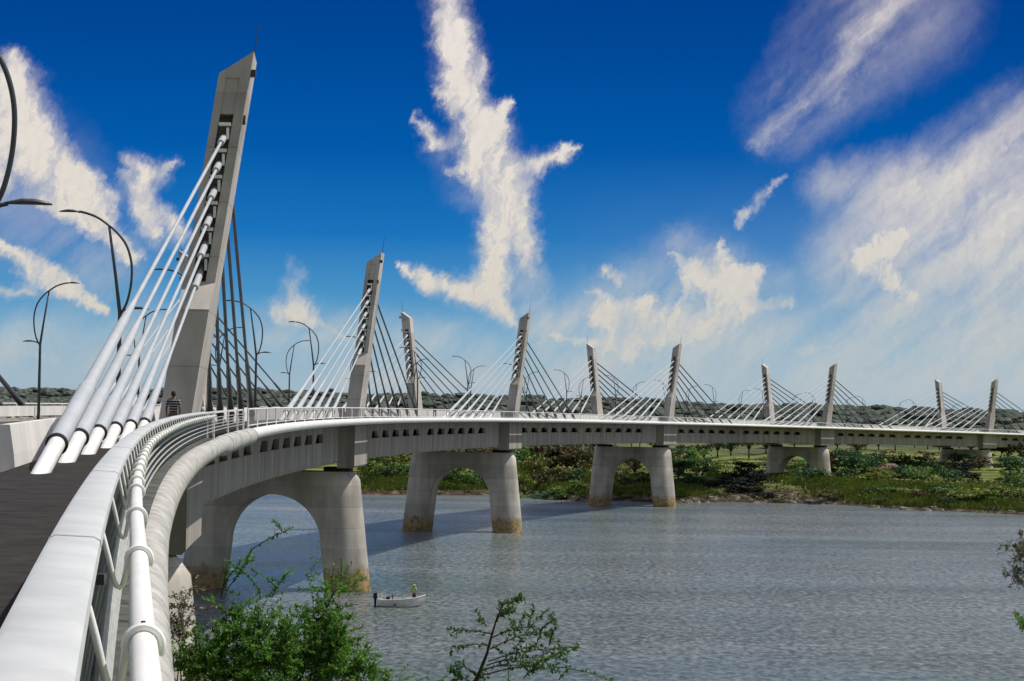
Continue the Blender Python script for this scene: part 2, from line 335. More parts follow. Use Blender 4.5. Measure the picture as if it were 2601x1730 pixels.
# ---------------------------------------------------------------- barriers
def barrier(side,a,b,label):
    t=thing('crash_barrier',label,'barrier',P(max(a,-60),side*6.36,0))
    ss=[q for q in SS if a<q<b];ss=[a]+ss+[b]
    pr=[(6.14,-.12),(6.6,-.12),(6.56,.28),(6.46,.92),(6.24,.92),(6.17,.28)]
    if side<0: pr=[(-o,z) for o,z in pr][::-1]
    if a==-50.5:
        MB().sweep(pr,ss).build('wall',BARR,t)
    else:
        w=[(6.2,.22),(6.5,.22),(6.5,.86),(6.2,.86)]
        if side<0: w=[(-o,z) for o,z in w][::-1]
        MB().sweep(w,ss).build('wall',BARR,t)
        w=[(6.22,-.12),(6.48,-.12),(6.48,.13),(6.22,.13)]
        if side<0: w=[(-o,z) for o,z in w][::-1]
        MB().sweep(w,ss).build('kerb',CONC,t)
        for k in range(60):
            s=a+2+k*11.5
            if s>b: break
            MB().box(P(s,side*6.35,.17),(.2,.3,.1),Matrix.Rotation(-hd(s),3,'Z')).build('post',DARKSTEEL,t)
barrier(1,-50.5,S1-5,'pale solid barrier wall between the road and the near footpath, ending behind the stay feet')
barrier(-1,-120,S1-5,'white beam barrier along the far side of the road')
# ---------------------------------------------------------------- railings
RTf=lambda s: float(np.interp(s,[-120,-60,-14],[1.12,1.07,1.0]))
PO=lambda s: float(np.interp(s,[-120,-90,-80,-66,-52,-12],[9.955,9.955,9.91,9.89,9.98,9.98]))
rl=thing('bridge_railing','near railing with wide white cap and clamped outer pipe curving from the foreground','railing',P(-95,9.75,0))
MB().sweep(lambda s:[(9.585,RTf(s)-.05),(9.77,RTf(s)-.09),(9.80,RTf(s)-.05),(9.795,RTf(s)-.015),(9.77,RTf(s)),(9.62,RTf(s)+.008),(9.595,RTf(s)-.005)],fr(-128,-14,1.)).build('cap_rail',WHITE_BEAM,rl,smooth=True)
MB().sweep([(9.60,.90),(9.66,.90),(9.66,.98),(9.60,.98)],fr(-14,18,2.)).build('top_rail',WHITE,rl)
MB().sweep(lambda s:circ(PO(s),RTf(s)-.165,.042,16),fr(-128,-12,.8)).build('outer_pipe',WHITE,rl,smooth=True)
MB().sweep([(9.66,.03),(9.70,.03),(9.70,.93),(9.66,.93)],fr(-128,-10,1.)).build('infill_panel',PANELM,rl)
for j,z in enumerate((.74,.61,.48,.35,.22)):
    MB().sweep(circ(9.82,z,.018,8),fr(-102,17,1.6)).build('rail_rod',ROD,rl,smooth=True)
MB().sweep([(9.60,-.14),(9.93,-.14),(9.93,.02),(9.60,.04)],fr(-128,-14,1.)).build('footing_ledge',LEDGE,rl)
s=-94.0-3.5*8
while s<-12:
    rt=RTf(s);po=PO(s);zc=rt-.165
    # rod: from the cap edge, dips and comes back up to hold the pipe; in the plane across the railing
    k_=po-9.955
    pts=[P(s,o+k_*max(0,(o-9.79)/.16),rt+dz) for o,dz in ((9.79,-.05),(9.80,-.085),(9.818,-.15),(9.835,-.22),(9.847,-.262),(9.858,-.285),(9.872,-.292),(9.885,-.28),(9.893,-.25),(9.899,-.21),(9.905,-.165))]
    br=MB().tube(pts,.0125,10).build('bracket_rod',WHITE,rl,smooth=True)
    rc=[P(s,po+.054*math.cos(q),zc+.054*math.sin(q)) for q in [-.55+(PI+1.1)*k/14 for k in range(15)]]
    MB().tube(rc,.014,8).build('pipe_clamp',WHITE,br,smooth=True)
    MB().tube([P(s+.22,po,zc+.04),P(s+.22,po,zc+.05)],.007,8).build('bolt',DARKSTEEL,br)
    s+=3.5 if s<-84 else 1.75
for s in (-13.5,-8.,4.,12.,17.):
    MB().tube([P(s,9.72,-.12),P(s,9.72,.96)],.055,8).build('post',WHITE,rl,smooth=True)
for k in range(14):
    q=-122+k*7.6
    if q<-16: MB().sweep([(9.583,RTf(q)-.052),(9.772,RTf(q)-.092),(9.803,RTf(q)-.05),(9.798,RTf(q)-.012),(9.77,RTf(q)+.0025),(9.62,RTf(q)+.0105),(9.592,RTf(q)-.003)],[q,q+.05]).build('cap_joint',ROD,rl)
# small lock hanging under the cap
MB().box(P(-92.2,9.81,.98),(.03,.05,.04)).build('lock',DARKSTEEL,rl)

def bar_railing(side,a,b,label,step):
    t=thing('bridge_railing',label,'railing',P(max(a,0),side*9.9,0))
    MB().sweep(circ(side*9.9,.98,.045,8),fr(a,b,3.)).build('top_rail',WHITE,t,smooth=True)
    MB().sweep(circ(side*9.9,.12,.03,6),fr(a,b,3.)).build('bottom_rail',WHITE,t)
    k=0;s=a
    while s<b and k<99:
        MB().tube([P(s,side*9.9,-.1),P(s,side*9.9,.96)],.05,6).build('post',WHITE,t);s+=8.2;k+=1
    bars=MB();s=a
    while s<b:
        q=hd(s);c=P(s,side*9.9,.55)
        bars.box(c,(.03,.05,.84),Matrix.Rotation(-q,3,'Z'));s+=step
    bars.build('baluster_panel',ROD,t)
bar_railing(1,18.,S1-5,'white barred railing along the near edge beyond the first pylon',.85)
bar_railing(-1,-120.,S1-5,'white barred railing along the far edge of the deck',1.3)
# ---------------------------------------------------------------- piers
PIERN=['first','second','third','fourth','fifth','sixth']
def pier(i):
    s0=i*SPAN;x0,y0,h=frame(s0);top=ZA+ZB*s0+ZQ*s0*s0-5.45
    c,sn=math.cos(h),math.sin(h)
    gzc=gz(x0,y0)
    zb=-2.6 if gzc<.3 else gzc-1.2
    lab=['nearest','second','third','fourth','fifth','sixth'][i]+' arched concrete pier of the bridge'+[', mostly hidden behind the railing and shrub',' with ochre waterline stain beside the small boat',' standing in open river',' at the edge of the far bank',' with low arch on the far bank',' behind a dark tree'][i]
    t=thing('bridge_pier',lab,'pier',(x0,y0,zb),-h,'arched piers under the bridge')
    def W(o,v,z): return (x0+o*c+v*sn,y0-o*sn+v*c,z)
    H=top-0.
    def oo(z): # outer offset
        k=(top-z)/H; return 8.35+1.35*max(0,k) - (.5*max(0,1-(top-z)/.8) )
    za=top-2.35 # arch crown
    zs=za-5.0
    def inner(z):
        if z>=za: return 0
        if z>zs: 
            q=(z-zs)/(za-zs); return 4.9*math.sqrt(max(0,1-q*q))
        return 4.9+.55*(zs-z)/max(1,zs-0)
    R=2.7
    zl=sorted(set([zb]+fr(zb,zs,1.5)+[zs+(za-zs)*math.sin(PI/2*k/14) for k in range(15)]))
    mb=MB()
    n=10
    # legs : ring of inner straight edge + outer half ellipse
    for sd in (1,-1):
        base=len(mb.v);m=n+3
        for z in zl:
            o1=oo(z);oi=inner(z);rr=min(R,o1-oi-.2)
            ring=[(max(oi,0.0005) if z<za else 0.,-R)]+[(o1-R+R*math.sin(PI*k/n),-R*math.cos(PI*k/n)) for k in range(n+1)]+[(max(oi,0.0005) if z<za else 0.,R)]
            for o,v in ring: mb.v.append(W(sd*o,v,z))
        for j in range(len(zl)-1):
            for k in range(m):
                k2=(k+1)%m
                f=(base+j*m+k,base+j*m+k2,base+(j+1)*m+k2,base+(j+1)*m+k)
                if k==m-1 and False: continue
                mb.f.append(f if sd>0 else f[::-1])
        bt=tuple(base+k for k in range(m));mb.f.append(bt[::-1] if sd>0 else bt)
    # solid part over the arch
    base=len(mb.v);zt=[za,top-.8,top-.45,top-.18,top];m=2*(n+1)
    for z in zt:
        o1=oo(z);ring=[(o1-R+R*math.sin(PI*k/n),-R*math.cos(PI*k/n)) for k in range(n+1)]
        ring+=[(-(o1-R+R*math.sin(PI*k/n)),R*math.cos(PI*k/n)) for k in range(n+1)]
        for o,v in ring: mb.v.append(W(o,v,z))
    for j in range(len(zt)-1):
        for k in range(m):
            k2=(k+1)%m;mb.f.append((base+j*m+k,base+j*m+k2,base+(j+1)*m+k2,base+(j+1)*m+k))
    mb.f.append(tuple(base+(len(zt)-1)*m+k for k in range(m)))
    mb.build('pier_body',PIERM,t,smooth=True)
    for sd in (1,-1):
        mm=MB();C4=Matrix.Rotation(-h,3,'Z')
        mm.box(W(sd*6.2,0,top+.24),(2.6,3.,.44),C4);mm.build('bearing_plinth',CONC_SHADE,t)
    return t
for i in range(6): pier(i)
# ---------------------------------------------------------------- pylons and stays
PH=16.3
def pylon(i,sd):
    s0=i*SPAN;x0,y0,h=frame(s0);zb=ZA+ZB*s0+ZQ*s0*s0
    lean=1.9/PH
    if i==0 and sd>0: lean=2.35/PH
    oc=7.74
    side='near' if sd>0 else 'far'
    num=['first','second','third','fourth','fifth','sixth'][i]
    if i==0 and sd>0: lab='tallest looking pylon in the left foreground, closest to the camera'
    else: lab='leaning slotted concrete pylon on the %s edge of the deck over the %s pier'%(side,num)
    t=thing('bridge_pylon',lab,'pylon',P(s0,sd*oc,0),-h,'leaning pylons with fans of stays')
    c,sn=math.cos(h),math.sin(h)
    def W(u,v,z): # u outward from base centre line, v along, z up
        o=sd*(oc+lean*z+u); return Vector((x0+o*c+v*sn,y0-o*sn+v*c,zb+z))
    a,b,hw=-.34,.26,.675
    lv=[(-.15,3.,.0),(5.3,2.95,.0),(6.5,1.95,.0),(6.55,1.95,.0),(6.56,1.95,1.15),(13.9,1.72,1.15),(13.91,1.72,.06),(15.5,1.66,.06),(15.51,1.66,.0),(PH,1.62,.0)]
    vk=1. if i==0 else (.78 if i==1 else .64)
    mb=MB();m=12
    for k,(z,V,D) in enumerate(lv):
        V*=vk;D=min(D,V-.25)
        D=max(D,.001)
        ring=[(-hw,-V),(a,-V),(a,-V+D),(b,-V+D),(b,-V),(hw,-V),(hw,V),(b,V),(b,V-D),(a,V-D),(a,V),(-hw,V)]
        for u,v in ring:
            zz=z+(u*.74-.1 if k==len(lv)-1 else 0)
            mb.v.append(tuple(W(u,v,zz)))
    for j in range(len(lv)-1):
        for k in range(m):
            k2=(k+1)%m;f=(j*m+k,j*m+k2,(j+1)*m+k2,(j+1)*m+k)
            mb.f.append(f if sd>0 else f[::-1])
    tp=(len(lv)-1)*m
    for f in ((0,1,4,5),(1,2,3,4),(6,7,10,11),(7,8,9,10),):
        f=tuple(tp+q for q in f);mb.f.append(f if sd>0 else f[::-1])
    f=tuple(tp+q for q in (0,5,6,11));mb.f.append(f if sd>0 else f[::-1])
    mb.build('shaft',CONC_PYL,t)
    MB().tube([W(.6,0,PH+.25),W(.6,0,PH+2.1)],[.035,.012],6).build('lightning_rod',DARKSTEEL,t)
    if i<=2:
        fl=MB();fl.box(W(.78,-1.4,PH-.55),(.25,.35,.3));fl.box(W(.72,-1.4,PH-2.6),(.12,.2,.4));fl.build('floodlight',DARKSTEEL,t)
    det=i<=2
    feet=[54,46.6,39.2,31.8,24.4,17.]
    zt=[13.1,11.95,10.8,9.65,8.5,7.35]
    for dr in (-1,1):
        for k in range(6):
            foot=P(s0+dr*feet[k],sd*7.4,-.04)
            top=W(-.04,dr*.75*vk,zt[k])
            d=(top-foot);Ln=d.length;d.normalize()
            pt=lambda q: foot+d*q
            if not det:
                MB().tube([foot,pt(2.2),pt(2.25),pt(9.5),pt(10),pt(Ln)],[.17,.17,.2,.2,.12,.12],8,caps=True).build('stay_cable',STAY if dr<0 else STAY_SHADE,t,smooth=True)
                continue
            c1=1.35/max(.12,d.z)*.45
            SM=STAY if dr<0 else STAY_SHADE
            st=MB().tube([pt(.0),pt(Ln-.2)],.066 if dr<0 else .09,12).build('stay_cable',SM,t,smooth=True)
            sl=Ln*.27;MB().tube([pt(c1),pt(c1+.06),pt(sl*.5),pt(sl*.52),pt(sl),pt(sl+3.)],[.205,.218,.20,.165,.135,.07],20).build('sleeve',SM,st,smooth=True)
            MB().tube([pt(-1.3),pt(c1+.02)],.185,20).build('foot_pipe',WHITE,st,smooth=True)
            MB().tube([pt(c1-.05),pt(c1+.02)],[.245,.245],20).build('collar',DARKSTEEL,st,smooth=True)
            # upper steel pipe and anchor plate in the slot
            q=Ln-.1
            MB().tube([pt(q-2.6),pt(q)],.15,14).build('anchor_pipe',STAY,st,smooth=True)
            R3=Matrix.Rotation(-h,3,'Z')
            pl=MB();pl.box(W(-.04,dr*1.75*vk,zt[k]+.34),(.52,.34,.14),R3);pl.box(W(.14,dr*1.68*vk,zt[k]-.05),(.12,.2,.5),R3)
            pl.build('anchor_plate',WHITE,st)
    return t
for i in range(6):
    for sd in (1,-1): pylon(i,sd)
# ---------------------------------------------------------------- street lamps
LP={}
def lamp_meshes():
    def me(mb,name,m):
        q=bpy.data.meshes.new(name);q.from_pydata(mb.v,[],mb.f);q.materials.append(m)
        q.polygons.foreach_set('use_smooth',[True]*len(q.polygons));q.update();return q
    # local frame: +x towards the footpath, -x over the road
    pole=MB().tube([(0,0,-.03),(0,0,2.4),(0,0,4.9),(-.2,0,6.4),(-.5,0,8.38)],[.105,.095,.08,.065,.05],10)
    pole.tube([(0,0,-.03),(0,0,.05)],.2,12)
    def bez(pts,n=26):
        out=[]
        for i in range(len(pts)-1):
            p0=pts[max(i-1,0)];p1=pts[i];p2=pts[i+1];p3=pts[min(i+2,len(pts)-1)]
            for k in range(6):
                t=k/6;out.append(tuple(.5*((2*b)+(-a+c)*t+(2*a-5*b+4*c-d)*t*t+(-a+3*b-3*c+d)*t**3) for a,b,c,d in zip(p0,p1,p2,p3)))
        out.append(pts[-1]);return out
    bow=bez([(.03,0,4.86),(.27,0,5.35),(.42,0,6.1),(.42,0,6.9),(.22,0,7.6),(-.14,0,8.1),(-.5,0,8.42),(-1.0,0,8.75),(-1.55,0,8.93),(-1.75,0,8.94)])
    arm=MB().tube(bow,.05,8)
    low=MB().tube(bez([(.03,0,4.9),(.16,0,5.02),(.36,0,5.08)]),.04,8)
    def head(x0,dx,z,L,name):
        mb=MB();n=10;rings=[(0,.03,.03),(.12,.07,.045),(.35,.15,.075),(.62,.15,.075),(.86,.10,.05),(1,.02,.02)]
        for q,w,hh in rings:
            for k in range(n):
                a=2*PI*k/n;zz=math.sin(a)*hh; 
                if zz<0: zz*=.5
                mb.v.append((x0+dx*q*L,math.cos(a)*w,z+zz+ .03*math.sin(q*PI)))
        for j in range(len(rings)-1):
            for k in range(n):
                k2=(k+1)%n;mb.f.append((j*n+k,j*n+k2,(j+1)*n+k2,(j+1)*n+k))
        mb.f.append(tuple(range(n))[::-1]);mb.f.append(tuple((len(rings)-1)*n+k for k in range(n)))
        return me(mb,name,LAMPST)
    LP['pole']=me(pole,'pole',LAMPST);LP['bow_arm']=me(arm,'bow_arm',LAMPST);LP['short_arm']=me(low,'short_arm',LAMPST)
    LP['h1']=head(-1.65,-1,8.93,.85,'lamp_head');LP['h2']=head(.3,1,5.08,.85,'lamp_head')
lamp_meshes()
def lamp(s,sd,label,o=5.95):
    h=hd(s);t=thing('street_lamp',label,'street lamp',P(s,sd*o,-.03),-h+(0 if sd>0 else PI),'two headed bow shaped lamps along the bridge')
    for nm,key in (('pole','pole'),('bow_arm','bow_arm'),('short_arm','short_arm'),('lamp_head','h1'),('lamp_head','h2')):
        o=bpy.data.objects.new(nm,LP[key]);COL.objects.link(o);o.parent=t
ordn=['first','second','third','fourth','fifth','sixth','seventh','eighth','ninth','tenth','eleventh','twelfth','thirteenth','fourteenth','fifteenth','sixteenth','seventeenth']
RS=[-59,-9,31,70,111,151,191,231,271,311,351,391,431,471,511,551,591]
LS=[48,88,128,168,208,248,288,328,368,408,448,488,528,568,608,648]
for k,s in enumerate(RS):
    lab='nearest street lamp, cut off by the left edge of the photo' if k==0 else '%s two headed street lamp on the near side of the road, counted from the left'%ordn[k]
    lamp(s,1,lab,6.73 if k==0 else 5.95)
for k,s in enumerate(LS):
    lamp(s,-1,'%s two headed street lamp on the far side of the road, counted from the left'%ordn[k])
# ---------------------------------------------------------------- far bank vegetation
def at(px,d):
    r=ray(px,1070);return r[0]/r[1]*d
def leafcards(mb,c,r,n,size,R,squash=.8):
    for _ in range(n):
        v=R.normal(size=3);v/=np.linalg.norm(v)+1e-6
        p=np.array(c)+v*np.array(r)*(R.random()**.45)
        a=R.normal(size=3);a/=np.linalg.norm(a);b=np.cross(a,R.normal(size=3));b/=np.linalg.norm(b)
        s=size*(.55+.9*R.random())
        q=[p+a*s*.5,p+b*s*.4,p-a*s*.5,p-b*s*.4]
        mb.add([tuple(x) for x in q],[(0,1,2,3)])
TREES=[]
def tree_proto(seed,kind):
    R=np.random.default_rng(seed);cr=MB();tk=MB()
    # unit tree: height 1, crown radius .5
    if kind=='bush': cz,rz,zlow=.48,.46,.05
    elif kind=='flat': cz,rz,zlow=.74,.22,.5
    else: cz,rz,zlow=.62,.36,.25
    K=15 if kind!='flat' else 13
    for k in range(K):
        q=R.random()*2*PI;rr=.36*math.sqrt(R.random());z=cz+(R.random()-.5)*2*rz*.72*(1-rr*.9)
        c=(rr*math.cos(q),rr*math.sin(q),z)
        s=.10+.10*R.random()
        leafcards(cr,c,(s*1.15,s*1.15,s*.85),46,.075,R)
        if kind!='bush' or k%4==0:
            tk.tube([(0,0,zlow*.7),(c[0]*.5,c[1]*.5,(zlow+z)/2),(c[0]*.95,c[1]*.95,z)],[.014,.009,.004],5)
    tk.tube([(0,0,-.06),(.012,0,zlow*.4),(0,.01,zlow+.04)],[.03,.022,.014],6)
    def me(mb,name):
        q=bpy.data.meshes.new(name);q.from_pydata(mb.v,[],mb.f);q.update();return q
    return me(cr,'crown'),me(tk,'trunk')
PROTO={}
for j,kd in enumerate(['bush','bush','round','round','flat','bush']):
    PROTO[j]=(kd,)+tree_proto(100+j,kd)
def plant(px,d,h,w,li,k):
    x=at(px,d);y=d;z=gz(x,y)
    kd=PROTO[k][0]
    t=thing({'bush':'bush','round':'tree','flat':'tree'}[kd],None,{'bush':'bush'}.get(kd,'tree'),(x,y,z-.15),rng.random()*6.28)
    t.scale=(w,w,h)
    for nm,me,m in (('crown',PROTO[k][1],LEAF[li]),('trunk',PROTO[k][2],BARK)):
        me2=PC.get((k,nm,li))
        if me2 is None:
            me2=me.copy();me2.materials.append(m);PC[(k,nm,li)]=me2
        o=bpy.data.objects.new(nm,me2);COL.objects.link(o);o.parent=t
    TREES.append((px,d,li,kd,t,h))
PC={}
BL=[(940,560,7,9,2),(965,572,8,10,0),(990,556,5,9,1),(1015,575,8,10,2),(1040,562,6,8,0),(955,588,10,11,2),(1000,595,11,12,0),(925,600,10,11,0),
(1098,548,5,8,1),(1130,552,5,7,1),(1165,548,7.5,9,0),(1188,545,5,8,0),(1162,566,9,10,2),(1212,556,5,8,3),(1245,560,5,8,3),(1085,575,9,10,3),(1230,580,9,10,3),
(1335,540,9,8,2),(1357,556,11,9,2),(1338,521,5,8,0),(1368,516,4,8,1),(1402,514,5,9,1),(1436,512,5,9,0),(1462,513,5,7,0),(1402,570,12,14,3),(1442,580,13,14,3),(1482,575,12,12,3),(1385,545,7,8,3),(1472,537,6,7,1),(1488,513,3,6,2),(1425,540,7,9,3),
(1570,545,6,7,3),(1590,528,4,6,1),(1615,562,9,9,3),(1640,532,5,7,1),(1602,518,2.5,7,2),(1650,516,2.5,6,2),(1555,575,9,9,1),
(1735,592,7,9,0),(1757,577,7,8,0),(1786,590,7,8,1),(1806,600,6,7,0),(1725,545,8,9,1),(1745,530,5,9,1),(1772,528,4,9,1),
(1828,533,5,10,4),(1855,540,6,12,4),(1885,545,8,12,4),(1911,550,9,11,4),(1937,545,7,11,4),(1868,526,4,12,4),(1905,524,4,12,4),(1940,520,3,10,4),(1895,575,10,9,4),
(2045,566,6,9,1),(2066,560,6,9,1),(2082,571,5,8,0),(1985,575,3,6,3),(2020,560,2.5,6,0),(1975,512,3,6,3),(2022,508,2,5,3),(2060,507,4,8,4),(2087,503,3,8,4),(2110,513,4,8,3),
(2130,602,8,10,3),(2163,590,10,12,1),(2190,603,9,11,1),(2206,576,8,9,1),(2150,561,5,8,1),(2235,560,6,9,2),(2257,551,5,8,2),(2219,545,4,8,2),(2281,566,7,8,1),(2297,573,6,8,0),(2325,560,6,9,0),(2346,571,6,8,0),(2371,577,8,8,1),
(2225,508,3,7,1),(2266,506,3,9,0),(2301,503,3,9,2),(2242,495,2,6,1),(2336,494,3,6,3),
(2440,600,8,9,4),(2425,590,5,7,1),(2470,592,4,8,4),(2401,586,6,8,1),(2391,502,4,8,1),(2421,492,4,9,0),(2451,486,3.5,9,2),(2482,482,3,9,2),(2512,480,4,9,2),(2541,482,5,9,2),(2404,484,3,7,1),(2571,484,4,8,2),(2602,480,4,8,2),
(2560,560,6,8,0),(2592,540,7,9,1),(2604,520,6,9,0),(2566,600,9,10,1),(2560,722,10,14,3),(2604,730,10,14,3),(2586,652,8,9,0)]
for q in BL:
    q=(q[0],q[1],q[2]*(.5 if q[4]==4 and q[0]<2300 else (.62 if 1950<q[0]<2100 else .82)),q[3]*.9,q[4])
    kd=random.choice([0,1,5]) if q[2]<6.5 else random.choice([2,3,2,3,4,0])
    plant(*q,kd)
for k in range(46):   # mixed trees on the level ground behind the bank
    px=905+k*37.5+rng.integers(-14,14);dd=620+rng.integers(0,150)
    if 1790<px<1950: continue
    plant(px,dd,(5.5 if px<1950 else 4.2)+2.5*rng.random(),9+5*rng.random(),[3,1,3,0,1][rng.integers(0,5)],int([0,5,3,0][rng.integers(0,4)]))
for k in range(34):   # loose tree line behind the field
    px=1330+k*38+rng.integers(-12,12);plant(px,840+rng.integers(-60,120),6+4*rng.random(),9+4*rng.random(),[3,3,1,0][rng.integers(0,4)],int([2,3,4][rng.integers(0,3)]))
# labels: colour, size, where it stands and its place in the row
PXP=[(0,1045,'between the second and third piers'),(1045,1310,'seen through the third pier'),(1310,1500,'between the third and fourth piers'),(1500,1700,'seen through the fourth pier'),(1700,1955,'between the fourth and fifth piers'),(1955,2110,'by the fifth pier'),(2110,2385,'between the fifth and sixth piers'),(2385,2520,'by the sixth pier'),(2520,4000,'right of the sixth pier')]
CN=['green','dark green','yellow green','brown','blackish']
ORD=['leftmost','second','third','fourth','fifth','sixth','seventh','eighth','ninth','tenth','eleventh','twelfth','thirteenth','fourteenth','fifteenth','sixteenth','seventeenth','eighteenth','nineteenth','twentieth']
from collections import defaultdict
GR=defaultdict(list)
for r in TREES:
    z=[q for q in PXP if q[0]<=r[0]<q[1]][0][2]
    row='at the waterline' if r[1]<527 else ('on the bank' if r[1]<612 else ('behind the bank' if r[1]<775 else 'far back'))
    GR[(z,row,CN[r[2]],'bush' if r[3]=='bush' else 'tree')].append(r)
for (z,row,cn,kd),l in GR.items():
    l.sort(key=lambda r:r[0])
    for k,r in enumerate(l):
        if len(l)==1: lab='%s %s %s %s'%(cn,kd,row,z)
        else: lab='%s %s %s %s %s'%(ORD[k],cn,kd,row,z)
        if 'seen' not in z and len(lab.split())<14: lab=lab
        tag(r[4],lab,None,'bushes and trees on the far bank')
# far woodland on the low hills
def woodland():
    ico=[];t=(1+5**.5)/2
    V=np.array([(-1,t,0),(1,t,0),(-1,-t,0),(1,-t,0),(0,-1,t),(0,1,t),(0,-1,-t),(0,1,-t),(t,0,-1),(t,0,1),(-t,0,-1),(-t,0,1)],float);V/=np.linalg.norm(V[0])
    Fc=[(0,11,5),(0,5,1),(0,1,7),(0,7,10),(0,10,11),(1,5,9),(5,11,4),(11,10,2),(10,7,6),(7,1,8),(3,9,4),(3,4,2),(3,2,6),(3,6,8),(3,8,9),(4,9,5),(2,4,11),(6,2,10),(8,6,7),(9,8,1)]
    vs=[];fs=[];n=0
    for (d0,d1,cnt,h0,h1) in ((900,1500,1500,4,8),(1500,2500,4200,5,9),(2300,2900,2600,5,10)):
        d=d0+(d1-d0)*rng.random(cnt);x=d*(-.34+.68*rng.random(cnt))
        keep=(np.sin(x*.006+d*.004)+np.sin(x*.013-d*.009)+rng.random(cnt)*1.6)>(.1 if d0>1400 else .9)
        for xi,di in zip(x[keep],d[keep]):
            if xi<-60 and di<1400 and rng.random()<.8: continue
            h=h0+(h1-h0)*rng.random();w=h*(.55+.35*rng.random())
            z=gz(xi,di)
            for j in range(2):
                vv=V*(1+.35*(rng.random((12,1))-.5))*np.array([w*1.15,w*1.15,h*.4])*(1 if j==0 else .65)+np.array([xi+(w*.7*(rng.random()-.5) if j else 0),di+(w*.5*(rng.random()-.5) if j else 0),z+h*.34*(1 if j==0 else 1.25)])
                vs.append(vv);fs+= [(a+n,b+n,c+n) for a,b,c in Fc];n+=12
    m=mat('far_woodland_hazed',(.06,.074,.068),.95,col2=(.105,.118,.095),scale=.06,spec=.05,bump=0)  # leaf tones lightened and greyed to paint in the distance haze
    me=bpy.data.meshes.new('woodland');me.from_pydata([tuple(v) for v in np.concatenate(vs)],[],fs);me.materials.append(m);me.update()
    o=bpy.data.objects.new('woodland',me);COL.objects.link(o);tag(o,'far off dark bushland covering the low hills along the horizon','woodland',kind='stuff')
woodland()
# rocks and a driftwood line at the far waterline
def rocks():
    m=mat('bank_rock',(.10,.085,.07),.9,col2=(.30,.26,.21),scale=1.2,spec=.1)
    mb=MB();R=np.random.default_rng(5)
    for k in range(260):
        px=1320+1290*R.random();x=at(px,500);y=float(np.interp(x,SHX,SHY))+R.normal()*3+3+4*math.sin(x*.11)+3*math.sin(x*.27+1);s=.25+.6*R.random()**2
        z=max(.0,gz(x,y));c=np.array([x,y,z])
        pts=[c+np.array([math.cos(a)*s*(.8+.5*R.random())*1.7,math.sin(a)*s,-.25]) for a in np.linspace(0,5.2,6)]+[c+np.array([math.cos(a+.4)*s*.8*1.5,math.sin(a+.4)*s*.6,s*.6*(.7+.5*R.random())]) for a in np.linspace(0,5.2,6)]
        mb.add([tuple(p) for p in pts],[(i,(i+1)%6,6+(i+1)%6,6+i) for i in range(6)]+[(6,7,8,9,10,11)])
    tag(mb.build('shore_rubble',m),'loose stones and rubble along the far waterline','rubble',kind='stuff')
rocks()
# grass on the far bank
def reeds():
    mb=MB();R=np.random.default_rng(6)
    for k in range(15000):
        px=900+1800*R.random();x=at(px,505)+R.normal()*3
        t=(7 if px<2180 else 2)+R.random()**1.6*70
        y=float(np.interp(x,SHX,SHY))+4*math.sin(x*.11)+3*math.sin(x*.27+1)+t;z=gz(x,y)
        if math.sin(x*.09)+math.sin(x*.047+y*.05)+R.random()<-.1: continue
        h=.5+.9*R.random();w=.25+.3*R.random();dx=R.normal()*.3
        mb.add([(x-w,y,z-.1),(x+w,y+.1,z-.1),(x+w*.4+dx,y+R.normal()*.2,z+h),(x-w*.5+dx,y,z+h*.8)],[(0,1,2,3)])
    m=mat('bank_grass',(.06,.09,.018),.8,col2=(.19,.23,.04),scale=.12,trans=.2,spec=.1)
    tag(mb.build('bank_grass',m),'rough green and straw coloured grass on the far bank','grass',kind='stuff')
reeds()
# low scrub knitting the bushes together
def scrub():
    mb=MB();R=np.random.default_rng(16)
    for k in range(2600):
        px=880+1820*R.random();x=at(px,520);t=1.5+R.random()**1.25*300
        y=float(np.interp(x,SHX,SHY))+4*math.sin(x*.11)+3*math.sin(x*.27+1)+t
        if 1780<px<1950 and 50<t<200: continue
        if R.random()<.25+.3*math.sin(x*.13+y*.07): continue
        h=.5+1.1*R.random();w=.9+1.6*R.random();leafcards(mb,(x,y,gz(x,y)+h*.4),(w,w,h*.6),20,.42,R)
    m=mat('scrub_leaves',(.022,.045,.012),.8,col2=(.11,.15,.03),scale=.09,trans=.15,spec=.1,detail=8)
    tag(mb.build('scrub',m),'continuous low olive and brown scrub covering the far bank','scrub',kind='stuff')
scrub()
# two small buildings far back on the bank
def lodge(px,d,w,dp,h,label,roofc,wallc):
    x=at(px,d);z=gz(x,d);t=thing('lodge_house',label,'house',(x,d,z-.3),.1)
    mb=MB().box((0,0,h/2),(w,dp,h));wl=mb.build('wall',mat('lodge_wall',wallc,.85,var=.15,scale=1),t,local=True)
    r=MB();e=.6;r.add([(-w/2-e,-dp/2-e,h),(w/2+e,-dp/2-e,h),(w/2+e,dp/2+e,h),(-w/2-e,dp/2+e,h),(-w/2+1,0,h+1.2),(w/2-1,0,h+1.2)],[(0,1,5,4),(2,3,4,5),(1,2,5),(3,0,4),(3,2,1,0)])
    r.build('roof',mat('lodge_roof',roofc,.8,var=.2,scale=1.5),t,local=True)
    for k in range(3):
        MB().box((-w/2+w*(k+.5)/3,-dp/2-.03,h*.5),(w*.12,.06,h*.45)).build('window' if k!=1 else 'door',DARKSTEEL,t,local=True)
lodge(2252,640,7,4.5,2.2,'small low house with red brown roof behind the bushes on the far bank',(.14,.075,.055,1),(.22,.18,.15,1))
lodge(2345,690,12,6,2.4,'long low brown house far back between fifth and sixth piers',(.16,.11,.09,1),(.24,.18,.14,1))
